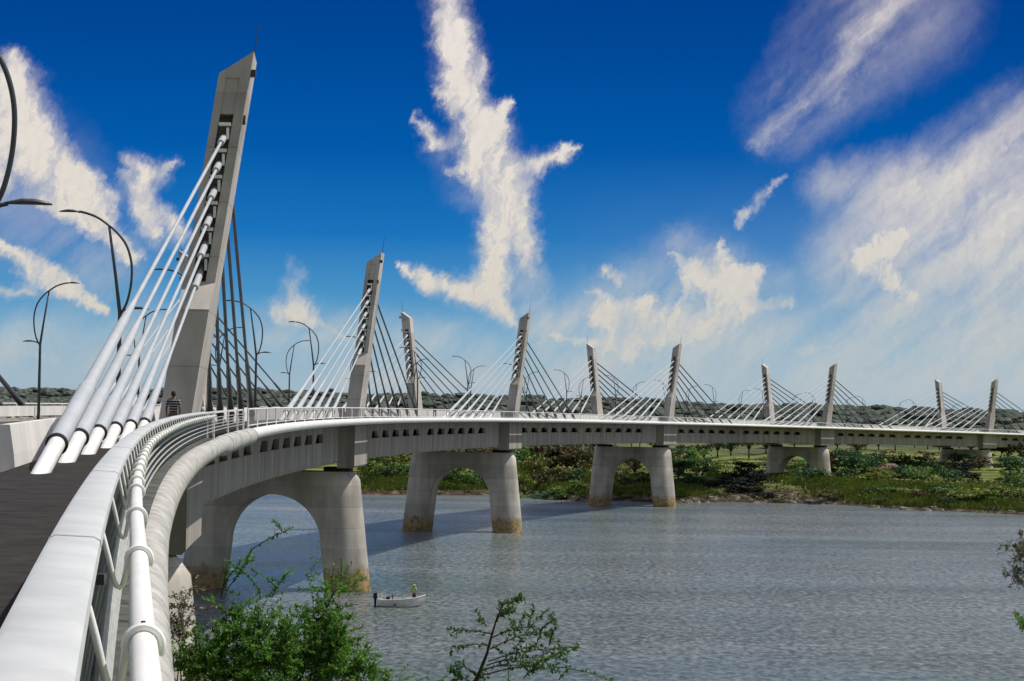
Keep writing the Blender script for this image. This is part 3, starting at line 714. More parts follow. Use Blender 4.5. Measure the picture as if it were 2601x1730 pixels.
# ---------------------------------------------------------------- foreground trees
def px3(px,py,d):
    r=ray(px,py);t=d/r[1];return np.array([r[0]*t,d,ZC+r[2]*t])
def leaf(mb,p,dirv,L,W,R):
    d=dirv/np.linalg.norm(dirv);s=np.cross(d,np.array([R.normal(),R.normal(),R.normal()+.8]));s/=np.linalg.norm(s)+1e-6
    mb.add([tuple(p),tuple(p+d*L*.5+s*W*.5),tuple(p+d*L),tuple(p+d*L*.5-s*W*.5)],[(0,1,2,3)])
def twig(tk,lf,p0,p1,R,n,L,r0=.012,sag=.08,sub=0,W=.5):
    p0=np.array(p0,float);p1=np.array(p1,float);m=(p0+p1)/2+R.normal(size=3)*np.linalg.norm(p1-p0)*.07+np.array([0,0,sag*np.linalg.norm(p1-p0)])
    pts=[(1-t)**2*p0+2*t*(1-t)*m+t*t*p1 for t in np.linspace(0,1,6)]
    tk.tube(pts,[r0*(1-.75*t) for t in np.linspace(0,1,6)],4,caps=False)
    for k in range(n):
        t=.15+.85*(k+.5*R.random())/n;p=(1-t)**2*p0+2*t*(1-t)*m+t*t*p1
        ax=(p1-p0)/np.linalg.norm(p1-p0)
        for q in range(2):
            dv=ax*.5+R.normal(size=3)*.75;leaf(lf,p,dv,L*(.6+.8*R.random()),L*W,R)
    for k in range(sub):
        t=.2+.7*R.random();p=(1-t)**2*p0+2*t*(1-t)*m+t*t*p1
        ln=np.linalg.norm(p1-p0)*(.3+.25*R.random());dv=(p1-p0)/np.linalg.norm(p1-p0)*.6+R.normal(size=3)*.6
        twig(tk,lf,p,p+dv/np.linalg.norm(dv)*ln,R,max(4,int(n*.6)),L,r0*.6,.03,0,W)
def crown_tree(name,label,base,top,centres,R,nt,n,L,m,bark,r0=.12,cat='tree',parts=('crown','trunk'),extra=(),W=.5,sub=2,tl=(.45,.95),fork=None):
    t=thing(name,label,cat,tuple(base));tk=MB();lf=MB()
    base=np.array(base,float);top=np.array(top,float)
    fk=fork if fork is not None else base+(top-base)*.55
    tk.tube([base-np.array([0,0,.3]),base+(fk-base)*.5+np.array([.08,0,0]),fk],[r0,r0*.8,r0*.62],8)
    for c,rad,wt in centres:
        c=np.array(c,float)
        tk.tube([fk,(fk+c)/2+R.normal(size=3)*.15,c],[r0*.5,r0*.32,r0*.14],6)
        for k in range(int(nt*wt)):
            v=R.normal(size=3);v/=np.linalg.norm(v);v[2]=v[2]*.8+.15
            p0=c+v*np.array(rad)*R.random()*.55
            ln=tl[0]+(tl[1]-tl[0])*R.random();p1=p0+(v+R.normal(size=3)*.45)*ln*.8
            if k%3==0: tk.tube([c,(c+p0)/2+R.normal(size=3)*.05,p0],[r0*.12,r0*.1,r0*.08],4,caps=False)
            twig(tk,lf,p0,p1,R,n,L,.008,.1,sub,W)
    for e in extra: twig(tk,lf,*e[:2],R,e[2],L*1.1,.014,.12,e[3],W)
    lf.build(parts[0],m,t);tk.build(parts[1],bark,t,smooth=True)
    return t
R=np.random.default_rng(21)
D=60.
cs=[(px3(x,y,D+dd),(rx,rx,rz),w) for x,y,dd,rx,rz,w in (
 (560,1660,.5,.9,.7,.9),(640,1610,0,.8,.5,.8),(730,1630,-.6,.9,.6,.7),(815,1575,.4,.7,.6,.8),(850,1640,-.3,.7,.6,.8),(700,1690,-1,1.,.6,1.1),(600,1720,.6,1.,.6,1.),(800,1700,0,.9,.7,1.1),(900,1700,.5,.8,.5,.9),(510,1700,-.4,.7,.6,.8),(780,1800,0,1.4,.8,1.2),(620,1820,0,1.2,.8,1.),(950,1760,.2,.7,.4,.6),(850,1500,.2,.25,.3,.14),(590,1570,.2,.5,.3,.25))]
ex=[(px3(575,1500,D),px3(640,1395,D-.3),26,2),(px3(640,1395,D-.3),px3(745,1340,D-.5),22,1),(px3(560,1520,D),px3(600,1440,D),20,2),(px3(600,1440,D),px3(660,1500,D+.2),20,1),(px3(690,1520,D),px3(745,1445,D+.3),18,1),(px3(565,1500,D),px3(575,1420,D-.2),18,2),(px3(860,1520,D),px3(868,1425,D),16,1),(px3(700,1490,D),px3(640,1450,D),14,1)]
b=px3(690,1900,D);b[2]=gz(b[0],b[1])
crown_tree('acacia_tree','dense green acacia crown at the bottom left in front of the second pier',b,px3(690,1640,D),cs,R,66,13,.10,LEAFN,BARK,extra=ex,fork=px3(690,1860,D))
# thin pale twigs beside the near pier
R=np.random.default_rng(22);D=62.
b=px3(470,1900,D);b[2]=gz(b[0],b[1])
crown_tree('dry_shrub','pale half dry shrub in front of the nearest pier',b,px3(470,1650,D),[(px3(465,1600,D),(.35,.4,.5),1.),(px3(485,1680,D),(.4,.4,.5),1.2),(px3(500,1740,D),(.5,.4,.5),1.3),(px3(455,1540,D),(.15,.2,.3),.35)],R,30,6,.10,LEAFG,BARKG,r0=.06,cat='shrub',parts=('twigs','stem'),sub=2,tl=(.25,.6),fork=px3(475,1860,D))
# sapling lower centre
R=np.random.default_rng(23);D=45.
def Q(x,y,dd=0): return px3(x,y,D+dd)
ex=[(Q(1250,1610),Q(1140,1600,-.2),16,1),(Q(1243,1640),Q(1150,1655,.2),14,1),(Q(1150,1640,.2),Q(1145,1660,.2),8,0),(Q(1235,1590),Q(1205,1550,-.1),10,1),(Q(1262,1580),Q(1275,1530),14,2),(Q(1275,1535),Q(1335,1525,.1),16,2),(Q(1262,1570),Q(1310,1545,.2),16,3),
 (Q(1250,1620),Q(1370,1600,-.3),22,4),(Q(1370,1605,-.3),Q(1405,1575,-.3),10,1),(Q(1245,1650),Q(1410,1610,.3),24,4),(Q(1240,1680),Q(1440,1650,0),28,5),(Q(1235,1690),Q(1440,1680,.4),28,5),(Q(1230,1700),Q(1420,1705,-.3),26,5),(Q(1225,1715),Q(1560,1732,0),34,0),(Q(1330,1722),Q(1380,1690,.1),10,0),(Q(1420,1727),Q(1450,1695,.1),8,0),(Q(1400,1650),Q(1475,1645,.1),8,1),(Q(1395,1640),Q(1415,1580,0),12,1),
 (Q(1215,1720),Q(1150,1675,0),10,1),(Q(1205,1740),Q(1150,1705,.2),22,4),(Q(1200,1745),Q(1230,1700,.2),14,2)]
cs=[(Q(1160,1790),(.5,.5,.4),.8),(Q(1240,1800),(.4,.5,.4),.6)]
b=Q(1190,1900);b[2]=gz(b[0],b[1])
t=crown_tree('sapling','slender young tree with open side branches at the bottom centre',b,Q(1230,1650),cs,R,14,11,.085,LEAFP,BARK,r0=.07,extra=ex,W=.55,sub=1,tl=(.3,.7),fork=Q(1192,1760))
MB().tube([Q(1192,1760),Q(1215,1715),Q(1237,1660),Q(1250,1610),Q(1262,1570),Q(1280,1535)],[.05,.035,.028,.022,.015,.006],8).build('stem',BARK,t,smooth=True)
# shrub between the acacia and the sapling, mostly below the frame
R=np.random.default_rng(24);D=52.
b=px3(1010,1900,D);b[2]=gz(b[0],b[1])
crown_tree('shrub','low green shrub top just showing between the acacia and the sapling',b,px3(1010,1750,D),[(px3(960,1790,D),(.5,.5,.35),1.),(px3(1060,1800,D),(.5,.5,.3),1.),(px3(1120,1790,D),(.3,.5,.3),.6)],R,20,9,.09,LEAFN,BARK,r0=.07,cat='shrub',sub=2,tl=(.3,.6),fork=px3(1010,1870,D))
# dry tree on the right edge
R=np.random.default_rng(25);D=70.
b=px3(2760,1900,D);b[2]=gz(b[0],b[1])
crown_tree('dry_tree','grey half bare tree reaching in from the right edge of the photo',b,px3(2700,1500,D),[(px3(2615,1430,D),(.55,.5,.55),1.1),(px3(2585,1470,D),(.3,.3,.25),.5),(px3(2600,1395,D),(.3,.3,.25),.5),(px3(2700,1450,D),(.9,.8,.8),1.2),(px3(2800,1500,D),(1.2,.8,.9),1.2)],R,30,5,.09,LEAF[3],BARKG,r0=.12,sub=3,tl=(.3,.7),fork=px3(2740,1600,D),W=.4)
R=np.random.default_rng(26);D=66.
b=px3(2700,1900,D);b[2]=gz(b[0],b[1])
crown_tree('leafy_shrub','green leafy branch tip low on the right edge of the photo',b,px3(2660,1600,D),[(px3(2618,1590,D),(.3,.3,.35),1.),(px3(2680,1650,D),(.7,.6,.6),1.5)],R,26,9,.09,LEAFN,BARK,r0=.07,cat='shrub',sub=2,tl=(.25,.5),fork=px3(2690,1700,D))
# ---------------------------------------------------------------- people
SKIN=mat('skin',(.16,.085,.05),.6,var=.1,scale=8);HAIR=mat('hair_black',(.012,.010,.009),.8,var=.2,scale=20)
def cloth_stripe(name,c1,c2,scale):
    m=bpy.data.materials.new(name);m.use_nodes=True;N=m.node_tree.nodes;L=m.node_tree.links;b=N['Principled BSDF'];b.inputs['Roughness'].default_value=.85
    tc=N.new('ShaderNodeTexCoord');sx=N.new('ShaderNodeSeparateXYZ');L.new(tc.outputs['Object'],sx.inputs[0])
    a=N.new('ShaderNodeMath');a.operation='MULTIPLY';a.inputs[1].default_value=scale;L.new(sx.outputs[2],a.inputs[0])
    f=N.new('ShaderNodeMath');f.operation='FRACT';L.new(a.outputs[0],f.inputs[0]);g=N.new('ShaderNodeMath');g.operation='GREATER_THAN';g.inputs[1].default_value=.62;L.new(f.outputs[0],g.inputs[0])
    mx=N.new('ShaderNodeMix');mx.data_type='RGBA';L.new(g.outputs[0],mx.inputs[0]);mx.inputs[6].default_value=c1;mx.inputs[7].default_value=c2;L.new(mx.outputs[2],b.inputs['Base Color']);return m
def skinned(name,verts,edges,m,parent,root=0,lvl=2):
    "continuous surface grown round a skeleton: verts = (x,y,z,radius)"
    me=bpy.data.meshes.new(name);me.from_pydata([v[:3] for v in verts],edges,[]);me.update()
    o=bpy.data.objects.new(name,me);COL.objects.link(o);o.parent=parent
    md=o.modifiers.new('Skin','SKIN')
    lay=me.skin_vertices[0] if len(me.skin_vertices) else None
    if lay is None:
        bpy.context.view_layer.objects.active=o;bpy.ops.mesh.customdata_skin_add();lay=me.skin_vertices[0]
    for i,v in enumerate(verts):
        r=v[3];lay.data[i].radius=(r,r) if not isinstance(r,tuple) else r
        lay.data[i].use_root=(i==root)
    sb=o.modifiers.new('Sub','SUBSURF');sb.levels=lvl;sb.render_levels=lvl
    dg=bpy.context.evaluated_depsgraph_get();ev=o.evaluated_get(dg);m2=bpy.data.meshes.new_from_object(ev)
    o.modifiers.clear();o.data=m2;m2.materials.clear();m2.materials.append(m)
    m2.polygons.foreach_set('use_smooth',[True]*len(m2.polygons));return o
def person(loc,rz,label,shirt,trouser,pose='stand',hat=None,vest=None,H=1.74,group=None):
    t=thing('person',label,'person',loc,rz);k=H/1.74
    walk=.16 if pose=='walk' else .03
    # faces +y in its own frame
    V=[(0,0,.95,(.15,.10)),(0,0,1.12,(.13,.095)),(0,.0,1.32,(.165,.10)),(0,-.005,1.45,(.12,.08)),(0,.0,1.53,.052),(0,.015,1.60,(.075,.09)),(0,.02,1.68,(.078,.092)),(0,.01,1.735,(.05,.06))]
    E_=[(0,1),(1,2),(2,3),(3,4),(4,5),(5,6),(6,7)]
    for sd in (-1,1):
        i=len(V);w=walk*sd
        V+=[(sd*.09,0,.88,.088),(sd*.10,w*.55,.50,.06),(sd*.10,w-.05*(1 if w<0 else 0),.10,.042),(sd*.105,w+.10,.035,.036)]
        E_+=[(0,i),(i,i+1),(i+1,i+2),(i+2,i+3)]
        i=len(V)
        if pose=='boat' : arm=[(sd*.19,0,1.42,.052),(sd*.25,.06,1.16,.040),(sd*.17,.26,1.08,.030),(sd*.15,.33,1.08,.030)]
        else: arm=[(sd*.19,0,1.42,.052),(sd*.245,-w*.35,1.14,.040),(sd*.235,-w*.7+.05,.90,.029),(sd*.23,-w*.75+.07,.83,.030)]
        V+=arm;E_+=[(3,i),(i,i+1),(i+1,i+2),(i+2,i+3)]
    V=[(a*k,b*k,c*k,(tuple(q*k for q in r) if isinstance(r,tuple) else r*k)) for a,b,c,r in V]
    bd=skinned('body',V,E_,SKIN,t)
    g=1.14
    sv=[(0,0,.93,(.165,.115)),(0,0,1.12,(.15,.11)),(0,0,1.32,(.183,.115)),(0,-.005,1.455,(.13,.09))];se=[(0,1),(1,2),(2,3)]
    for sd in (-1,1):
        i=len(sv);w=walk*sd;el=(sd*.25,.06,1.20) if pose=='boat' else (sd*.24,-w*.3,1.20)
        sv+=[(sd*.19,0,1.425,.068),(*el,.056)];se+=[(3,i),(i,i+1)]
    skinned('shirt',[(a*k,b*k,c*k,(tuple(q*k for q in r) if isinstance(r,tuple) else r*k)) for a,b,c,r in sv],se,shirt,t)
    tv=[(0,0,.97,(.155,.108))];te=[]
    for sd in (-1,1):
        i=len(tv);w=walk*sd;tv+=[(sd*.09,0,.87,.102),(sd*.10,w*.55,.50,.073),(sd*.10,w-.05*(1 if w<0 else 0),.12,.062)];te+=[(0,i),(i,i+1),(i+1,i+2)]
    skinned('trousers',[(a*k,b*k,c*k,(tuple(q*k for q in r) if isinstance(r,tuple) else r*k)) for a,b,c,r in tv],te,trouser,t)
    # hair cap or hat
    mb=MB();n=12;rings=[(1.60,.092,.0),(1.66,.098,.0),(1.71,.09,0),(1.755,.065,0),(1.78,.02,0)]
    if hat: rings=[(1.675,.15,0),(1.685,.105,0),(1.72,.10,0),(1.765,.075,0),(1.785,.02,0)]
    for z,r,_ in rings:
        for j in range(n):
            a=2*PI*j/n;mb.v.append((r*.9*math.cos(a)*k,(.0+r*math.sin(a)+(-.012 if not hat else .01))*k,z*k))
    for i in range(len(rings)-1):
        for j in range(n): j2=(j+1)%n;mb.f.append((i*n+j,i*n+j2,(i+1)*n+j2,(i+1)*n+j))
    mb.f.append(tuple((len(rings)-1)*n+j for j in range(n)))
    mb.build('hat' if hat else 'hair',hat or HAIR,t,local=True,smooth=True)
    # shoes
    for sd in (-1,1):
        w=walk*sd;MB().tube([(sd*.10*k,(w-.06)*k,.045),(sd*.103*k,(w+.04)*k,.05),(sd*.106*k,(w+.16)*k,.035)],[.045,.05,.035],8).build('shoe',HAIR,t,local=True,smooth=True)
    if vest:
        skinned('life_vest',[(0,0,1.02*k,(.175*k,.135*k)),(0,0,1.2*k,(.18*k,.14*k)),(0,0,1.36*k,(.19*k,.135*k)),(0,0,1.45*k,(.12*k,.10*k))],[(0,1),(1,2),(2,3)],vest,t)
    return t
STR=cloth_stripe('striped_shirt',(.012,.012,.014,1),(.38,.38,.37,1),11.)
NAVY=mat('navy_cloth',(.015,.018,.03),.9,scale=10);BLK=mat('black_cloth',(.01,.01,.011),.9,scale=10);BLUE=mat('blue_cloth',(.035,.06,.13),.9,scale=10)
LIME=mat('lime_vest',(.28,.62,.05),.7,var=.15,scale=6);YEL=mat('yellow_hat',(.45,.55,.06),.8,scale=8);MARO=mat('maroon_cloth',(.10,.02,.05),.9,scale=8);TAN=mat('tan_cloth',(.45,.36,.2),.9,scale=8)
person(P(-19,8.75,0),-hd(-19),'pedestrian in a black and white striped shirt in front of the nearest pylon',STR,NAVY,'walk')
person(P(186,9.0,0),-hd(186),'distant pedestrian in dark top and blue trousers on the footpath by the second far pylon',BLK,BLUE,'walk')
# ---------------------------------------------------------------- boat
def boat():
    r=ray(1017,1541);t_=(0-ZC)/r[2];bx,by=r[0]*t_,r[1]*t_
    t=thing('motor_boat','small white open motor boat with black outboard beside the second pier','boat',(bx,by,0),.08);t.scale=(.97,1.,1.22)
    L_=4.5;HW=mat('boat_white_hull',(.58,.57,.55),.3,var=.06,scale=2)
    prof=[(-2.2,.78,.52,.02),(-1.2,.86,.54,-.02),(0,.88,.58,-.04),(1.0,.74,.66,-.02),(1.7,.45,.74,.10),(2.15,.16,.84,.28),(2.4,.02,.88,.6)]
    mb=MB();n=9
    for x,w,zt,zk in prof:
        sec=[(-w,zt),(-w*.97,zt*.6+zk*.4),(-w*.8,zk+.05),(-w*.35,zk-.05),(0,zk-.09),(w*.35,zk-.05),(w*.8,zk+.05),(w*.97,zt*.6+zk*.4),(w,zt)]
        for y,z in sec: mb.v.append((x,y,z))
    for i in range(len(prof)-1):
        for j in range(n-1): mb.f.append((i*n+j,(i+1)*n+j,(i+1)*n+j+1,i*n+j+1))
    mb.f.append(tuple(range(n)))
    # inner shell so the hull has thickness, and the floor
    b0=len(mb.v)
    for x,w,zt,zk in prof:
        w2=max(.01,w-.07);zf=max(.12,zk+.12)
        for y,z in ((-w2,zt),(-w2*.93,zf),(w2*.93,zf),(w2,zt)): mb.v.append((min(x,2.2)+(.06 if x<-2 else 0),y,z))
    for i in range(len(prof)-1):
        for j in range(3): mb.f.append((b0+i*4+j,b0+i*4+j+1,b0+(i+1)*4+j+1,b0+(i+1)*4+j))
    mb.f.append((b0+3,b0+2,b0+1,b0))
    for i in range(len(prof)-1):
        mb.f.append((i*n,b0+i*4,b0+(i+1)*4,(i+1)*n));mb.f.append((i*n+8,(i+1)*n+8,b0+(i+1)*4+3,b0+i*4+3))
    hull=mb.build('hull',HW,t,local=True,smooth=True)
    MB().tube([(p[0],-p[1],p[2]+.01) for p in prof],.03,6).tube([(p[0],p[1],p[2]+.01) for p in prof],.03,6).build('rub_rail',WHITE,hull,local=True,smooth=True)
    MB().tube([(-.55,-.88,.2),(-.55,-.93,.2)],.09,12).build('fender',DARKSTEEL,t,local=True)
    cs=MB();cs.hexa([(.1,-.35,.15),(.55,-.35,.15),(.55,.35,.15),(.1,.35,.15),(.15,-.32,.85),(.42,-.32,.85),(.42,.32,.85),(.15,.32,.85)]);cs.build('console',HW,t,local=True)
    MB().hexa([(.33,-.34,.86),(.37,-.34,.86),(.37,.34,.86),(.33,.34,.86),(.22,-.30,1.12),(.25,-.30,1.12),(.25,.30,1.12),(.22,.30,1.12)]).build('windscreen',HW,t,local=True)
    MB().box((-.55,0,.5),(.45,.7,.12)).box((-.55,0,.3),(.3,.5,.3)).box((-.77,0,.72),(.08,.7,.36)).build('seat',DARKSTEEL,t,local=True)
    MB().box((-1.35,0,.42),(.5,1.2,.10)).box((-1.5,.3,.62),(.4,.3,.3)).build('cool_box',HW,t,local=True)
    MB().box((-1.2,-.4,.62),(.34,.3,.28)).build('fuel_tank',BLK,t,local=True)
    mt=MB();mt.hexa([(-2.62,-.17,.62),(-2.2,-.17,.62),(-2.2,.17,.62),(-2.62,.17,.62),(-2.55,-.13,1.02),(-2.25,-.13,1.02),(-2.25,.13,1.02),(-2.55,.13,1.02)])
    mt.hexa([(-2.48,-.06,-.3),(-2.32,-.06,-.3),(-2.32,.06,-.3),(-2.48,.06,-.3),(-2.52,-.1,.63),(-2.28,-.1,.63),(-2.28,.1,.63),(-2.52,.1,.63)])
    mt.build('outboard_motor',BLK,t,local=True)
    MB().tube([(-2.15,-.7,.42),(-2.15,-.7,.95),(-1.75,-.74,.95),(-1.75,-.74,.42)],.025,6).tube([(-2.15,.7,.42),(-2.15,.7,.95),(-1.75,.74,.95),(-1.75,.74,.42)],.025,6).build('stern_rail',WHITE,t,local=True)
    p=person((bx+1.25,by+.1,.2),2.6,'person in a bright lime life vest standing in the bow of the boat',TAN,MARO,'boat',hat=YEL,vest=LIME,H=1.85)
boat()
# ---------------------------------------------------------------- camera
cd=bpy.data.cameras.new('camera');cam=bpy.data.objects.new('camera',cd);COL.objects.link(cam)
cd.sensor_width=36;cd.lens=F/2601*36;cd.clip_start=.1;cd.clip_end=20000
M=Matrix.Translation((0,0,ZC))@Matrix.Rotation(PI/2+PITCH,4,'X')@Matrix.Rotation(ROLL,4,'Z')
cam.matrix_world=M;SC.camera=cam
# ---------------------------------------------------------------- light
SUN_AZ,SUN_EL=math.radians(74),math.radians(59)   # azimuth from +Y towards +X
sd_=bpy.data.lights.new('sun','SUN');sd_.energy=5.0;sd_.angle=math.radians(.6);sd_.color=(1,.95,.87)
sun=bpy.data.objects.new('sun',sd_);COL.objects.link(sun)
dv=Vector((math.sin(SUN_AZ)*math.cos(SUN_EL),math.cos(SUN_AZ)*math.cos(SUN_EL),math.sin(SUN_EL)))
sun.rotation_euler=dv.to_track_quat('Z','Y').to_euler();sun.location=(60,-40,80)
def build_world():
    w=bpy.data.worlds.new('World');SC.world=w;w.use_nodes=True;N=w.node_tree.nodes;L=w.node_tree.links
    for n in list(N): N.remove(n)
    def nd(t,**k):
        n=N.new(t)
        for a,b in k.items(): setattr(n,a,b)
        return n
    def mth(op,a,b=None,c=None,clamp=False):
        n=nd('ShaderNodeMath',operation=op,use_clamp=clamp)
        for i,v in enumerate((a,b,c)):
            if v is None: continue
            if isinstance(v,(int,float)): n.inputs[i].default_value=v
            else: L.new(v,n.inputs[i])
        return n.outputs[0]
    tc=nd('ShaderNodeTexCoord');sx=nd('ShaderNodeSeparateXYZ');L.new(tc.outputs['Generated'],sx.inputs[0])
    az=mth('MULTIPLY',mth('ARCTAN2',sx.outputs[0],sx.outputs[1]),180/PI)
    el=mth('MULTIPLY',mth('ARCSINE',sx.outputs[2]),180/PI)
    cb=nd('ShaderNodeCombineXYZ');L.new(az,cb.inputs[0]);L.new(el,cb.inputs[1]);Pv=cb.outputs[0]
    def noise(vec,scale,detail=6,rough=.6,dist=0.,mscale=None,rot=0,loc=(0,0,0)):
        if rot:
            m0=nd('ShaderNodeMapping');m0.inputs['Rotation'].default_value=(0,0,rot);L.new(vec,m0.inputs[0]);vec=m0.outputs[0]
        if mscale:
            mp=nd('ShaderNodeMapping');mp.inputs['Scale'].default_value=mscale;mp.inputs['Location'].default_value=loc;L.new(vec,mp.inputs[0]);vec=mp.outputs[0]
        n=nd('ShaderNodeTexNoise');n.inputs['Scale'].default_value=scale;n.inputs['Detail'].default_value=detail;n.inputs['Roughness'].default_value=rough;n.inputs['Distortion'].default_value=dist
        L.new(vec,n.inputs['Vector']);return n
    # warp the directions so that the cloud bodies get torn, wispy outlines
    n1=noise(Pv,.55,5,.6);n2=noise(Pv,2.0,6,.65);n5=noise(Pv,6.,4,.6,0,(1.6,.6,1),.4)
    def warp(vec,n,amt):
        s=nd('ShaderNodeVectorMath',operation='SUBTRACT');L.new(n.outputs['Color'],s.inputs[0]);s.inputs[1].default_value=(.5,.5,.5)
        sc=nd('ShaderNodeVectorMath',operation='MULTIPLY');L.new(s.outputs[0],sc.inputs[0]);sc.inputs[1].default_value=(amt,amt,0)
        a=nd('ShaderNodeVectorMath',operation='ADD');L.new(vec,a.inputs[0]);L.new(sc.outputs[0],a.inputs[1]);return a.outputs[0]
    Q=warp(warp(warp(Pv,n1,.6),n2,.6),n5,.22)
    # node group: soft capsule
    g=bpy.data.node_groups.new('cloud_stroke','ShaderNodeTree')
    for nm,tp in (('P','NodeSocketVector'),('A','NodeSocketVector'),('BA','NodeSocketVector'),('inv','NodeSocketFloat'),('r0','NodeSocketFloat'),('dr','NodeSocketFloat'),('gain','NodeSocketFloat'),('acc','NodeSocketFloat')):
        g.interface.new_socket(nm,in_out='INPUT',socket_type=tp)
    g.interface.new_socket('M',in_out='OUTPUT',socket_type='NodeSocketFloat');g.interface.new_socket('Pn',in_out='OUTPUT',socket_type='NodeSocketVector')
    gi=g.nodes.new('NodeGroupInput');go=g.nodes.new('NodeGroupOutput');GL=g.links
    def gn(t,op): n=g.nodes.new(t);n.operation=op;return n
    pa=gn('ShaderNodeVectorMath','SUBTRACT');GL.new(gi.outputs[0],pa.inputs[0]);GL.new(gi.outputs[1],pa.inputs[1])
    dt=gn('ShaderNodeVectorMath','DOT_PRODUCT');GL.new(pa.outputs[0],dt.inputs[0]);GL.new(gi.outputs[2],dt.inputs[1])
    t=gn('ShaderNodeMath','MULTIPLY');t.use_clamp=True;GL.new(dt.outputs['Value'],t.inputs[0]);GL.new(gi.outputs[3],t.inputs[1])
    sc=gn('ShaderNodeVectorMath','SCALE');GL.new(gi.outputs[2],sc.inputs[0]);GL.new(t.outputs[0],sc.inputs['Scale'])
    df=gn('ShaderNodeVectorMath','DISTANCE');GL.new(pa.outputs[0],df.inputs[0]);GL.new(sc.outputs[0],df.inputs[1])
    r=gn('ShaderNodeMath','MULTIPLY_ADD');GL.new(t.outputs[0],r.inputs[0]);GL.new(gi.outputs[5],r.inputs[1]);GL.new(gi.outputs[4],r.inputs[2])
    q=gn('ShaderNodeMath','DIVIDE');GL.new(df.outputs['Value'],q.inputs[0]);GL.new(r.outputs[0],q.inputs[1])
    mr=g.nodes.new('ShaderNodeMapRange');mr.interpolation_type='SMOOTHSTEP';mr.inputs[1].default_value=1.45;mr.inputs[2].default_value=.0;mr.inputs[3].default_value=0;mr.inputs[4].default_value=1
    GL.new(q.outputs[0],mr.inputs[0])
    mg=gn('ShaderNodeMath','MULTIPLY');GL.new(mr.outputs[0],mg.inputs[0]);GL.new(gi.outputs[6],mg.inputs[1]);
    iv=gn('ShaderNodeMath','SUBTRACT');iv.inputs[0].default_value=1.;GL.new(gi.outputs[7],iv.inputs[1])
    mm=gn('ShaderNodeMath','MULTIPLY_ADD');GL.new(mg.outputs[0],mm.inputs[0]);GL.new(iv.outputs[0],mm.inputs[1]);GL.new(gi.outputs[7],mm.inputs[2]);GL.new(mm.outputs[0],go.inputs[0])
    # the tiny offset only makes the strokes evaluate one after another
    ti=gn('ShaderNodeMath','MULTIPLY');GL.new(mm.outputs[0],ti.inputs[0]);ti.inputs[1].default_value=1e-6
    ad=gn('ShaderNodeVectorMath','ADD');GL.new(gi.outputs[0],ad.inputs[0]);GL.new(ti.outputs[0],ad.inputs[1]);GL.new(ad.outputs[0],go.inputs[1])
    def azel(px,py):
        x,y,z=ray(px*1.1035,py*1.1035);return math.degrees(math.atan2(x,y)),math.degrees(math.asin(z/math.sqrt(x*x+y*y+z*z)))
    def strokes(lst):
        nonlocal Q
        acc=None
        for x0,y0,r0,x1,y1,r1,gn_ in lst:
            a=azel(x0,y0);b=azel(x1,y1);ba=(b[0]-a[0],b[1]-a[1]);n=nd('ShaderNodeGroup');n.node_tree=g
            L.new(Q,n.inputs[0]);n.inputs[1].default_value=(a[0],a[1],0);n.inputs[2].default_value=(ba[0],ba[1],0)
            n.inputs[3].default_value=1/max(1e-4,ba[0]**2+ba[1]**2);k=.01111
            sc_=1.04 if lst is DL else 1.;n.inputs[4].default_value=r0*k*sc_;n.inputs[5].default_value=(r1-r0)*k*sc_;n.inputs[6].default_value=gn_
            if acc is not None: L.new(acc,n.inputs[7])
            acc=n.outputs[0];Q=n.outputs[1]
        return acc
    DL=[
     (1027,-20,50,1042,98,46,1),(1042,98,48,1061,206,54,1),(1061,206,50,1110,295,50,1),(1060,60,34,1110,150,26,.5),(1110,142,18,1105,196,24,.7),(997,206,14,1040,230,34,.8),
     (956,265,12,1002,334,28,.78),(1002,334,22,1046,324,34,.65),(1169,236,13,1135,290,42,1),(1110,305,66,1130,383,70,1),(1037,388,16,1090,393,46,.85),(1135,393,66,1160,472,64,1),
     (1322,344,12,1189,403,40,.92),(1154,482,56,1140,565,42,1),(1189,458,46,1208,565,38,1),(1208,565,38,1218,635,28,.85),(1140,565,44,1135,660,56,1),(1135,660,56,1180,740,26,1),
     (920,614,12,983,643,34,1),(983,643,34,1110,690,40,1),
     (26,136,30,45,188,56,1),(20,204,66,49,285,80,1),(49,285,80,97,366,76,1),(97,366,68,194,414,46,1),(194,408,40,259,447,24,.8),(97,463,44,210,495,48,1),(210,495,48,300,590,30,1),
     (150,430,44,220,470,54,.8),(-40,220,80,-20,420,70,1),
     (291,366,24,324,392,34,.75),(401,366,18,363,401,34,.75),(269,398,16,311,430,32,.7),(317,398,36,324,463,34,.8),(324,463,40,350,521,48,.95),(372,479,24,420,545,26,.8),
     (0,560,22,81,622,40,1),(81,622,40,160,650,36,1),(97,645,34,243,710,20,1),(0,670,18,81,687,20,.7),(49,820,11,139,836,10,.55),
     (673,601,15,686,627,25,.45),(667,646,24,670,691,42,.6),(638,717,32,702,724,34,.95),(718,737,22,809,792,17,.8),
     (1660,558,13,1663,620,54,.95),(1536,582,12,1603,631,44,.9),(1760,622,16,1676,667,60,.92),(1603,643,56,1712,667,52,1),(1506,686,25,1384,722,50,.95),(1400,622,25,1425,640,29,.85),
     (1345,677,16,1390,678,14,.6),(1384,728,58,1572,725,62,.85),(1572,745,50,1815,698,26,.8),(1269,768,17,1433,815,34,.95),(1433,785,56,1682,775,52,.9),(1320,820,20,1700,830,24,.6),(1845,812,30,2015,790,36,.75),(1936,862,16,2137,868,18,.65),
     (1985,594,52,2076,546,56,1),(2040,631,50,2106,680,46,.97),(2149,619,28,2270,588,28,.62),(2203,765,38,2331,698,28,.75),
     (1809,415,9,1712,490,19,.68),(1712,490,17,1706,512,15,.7)]
    dense=strokes(DL)
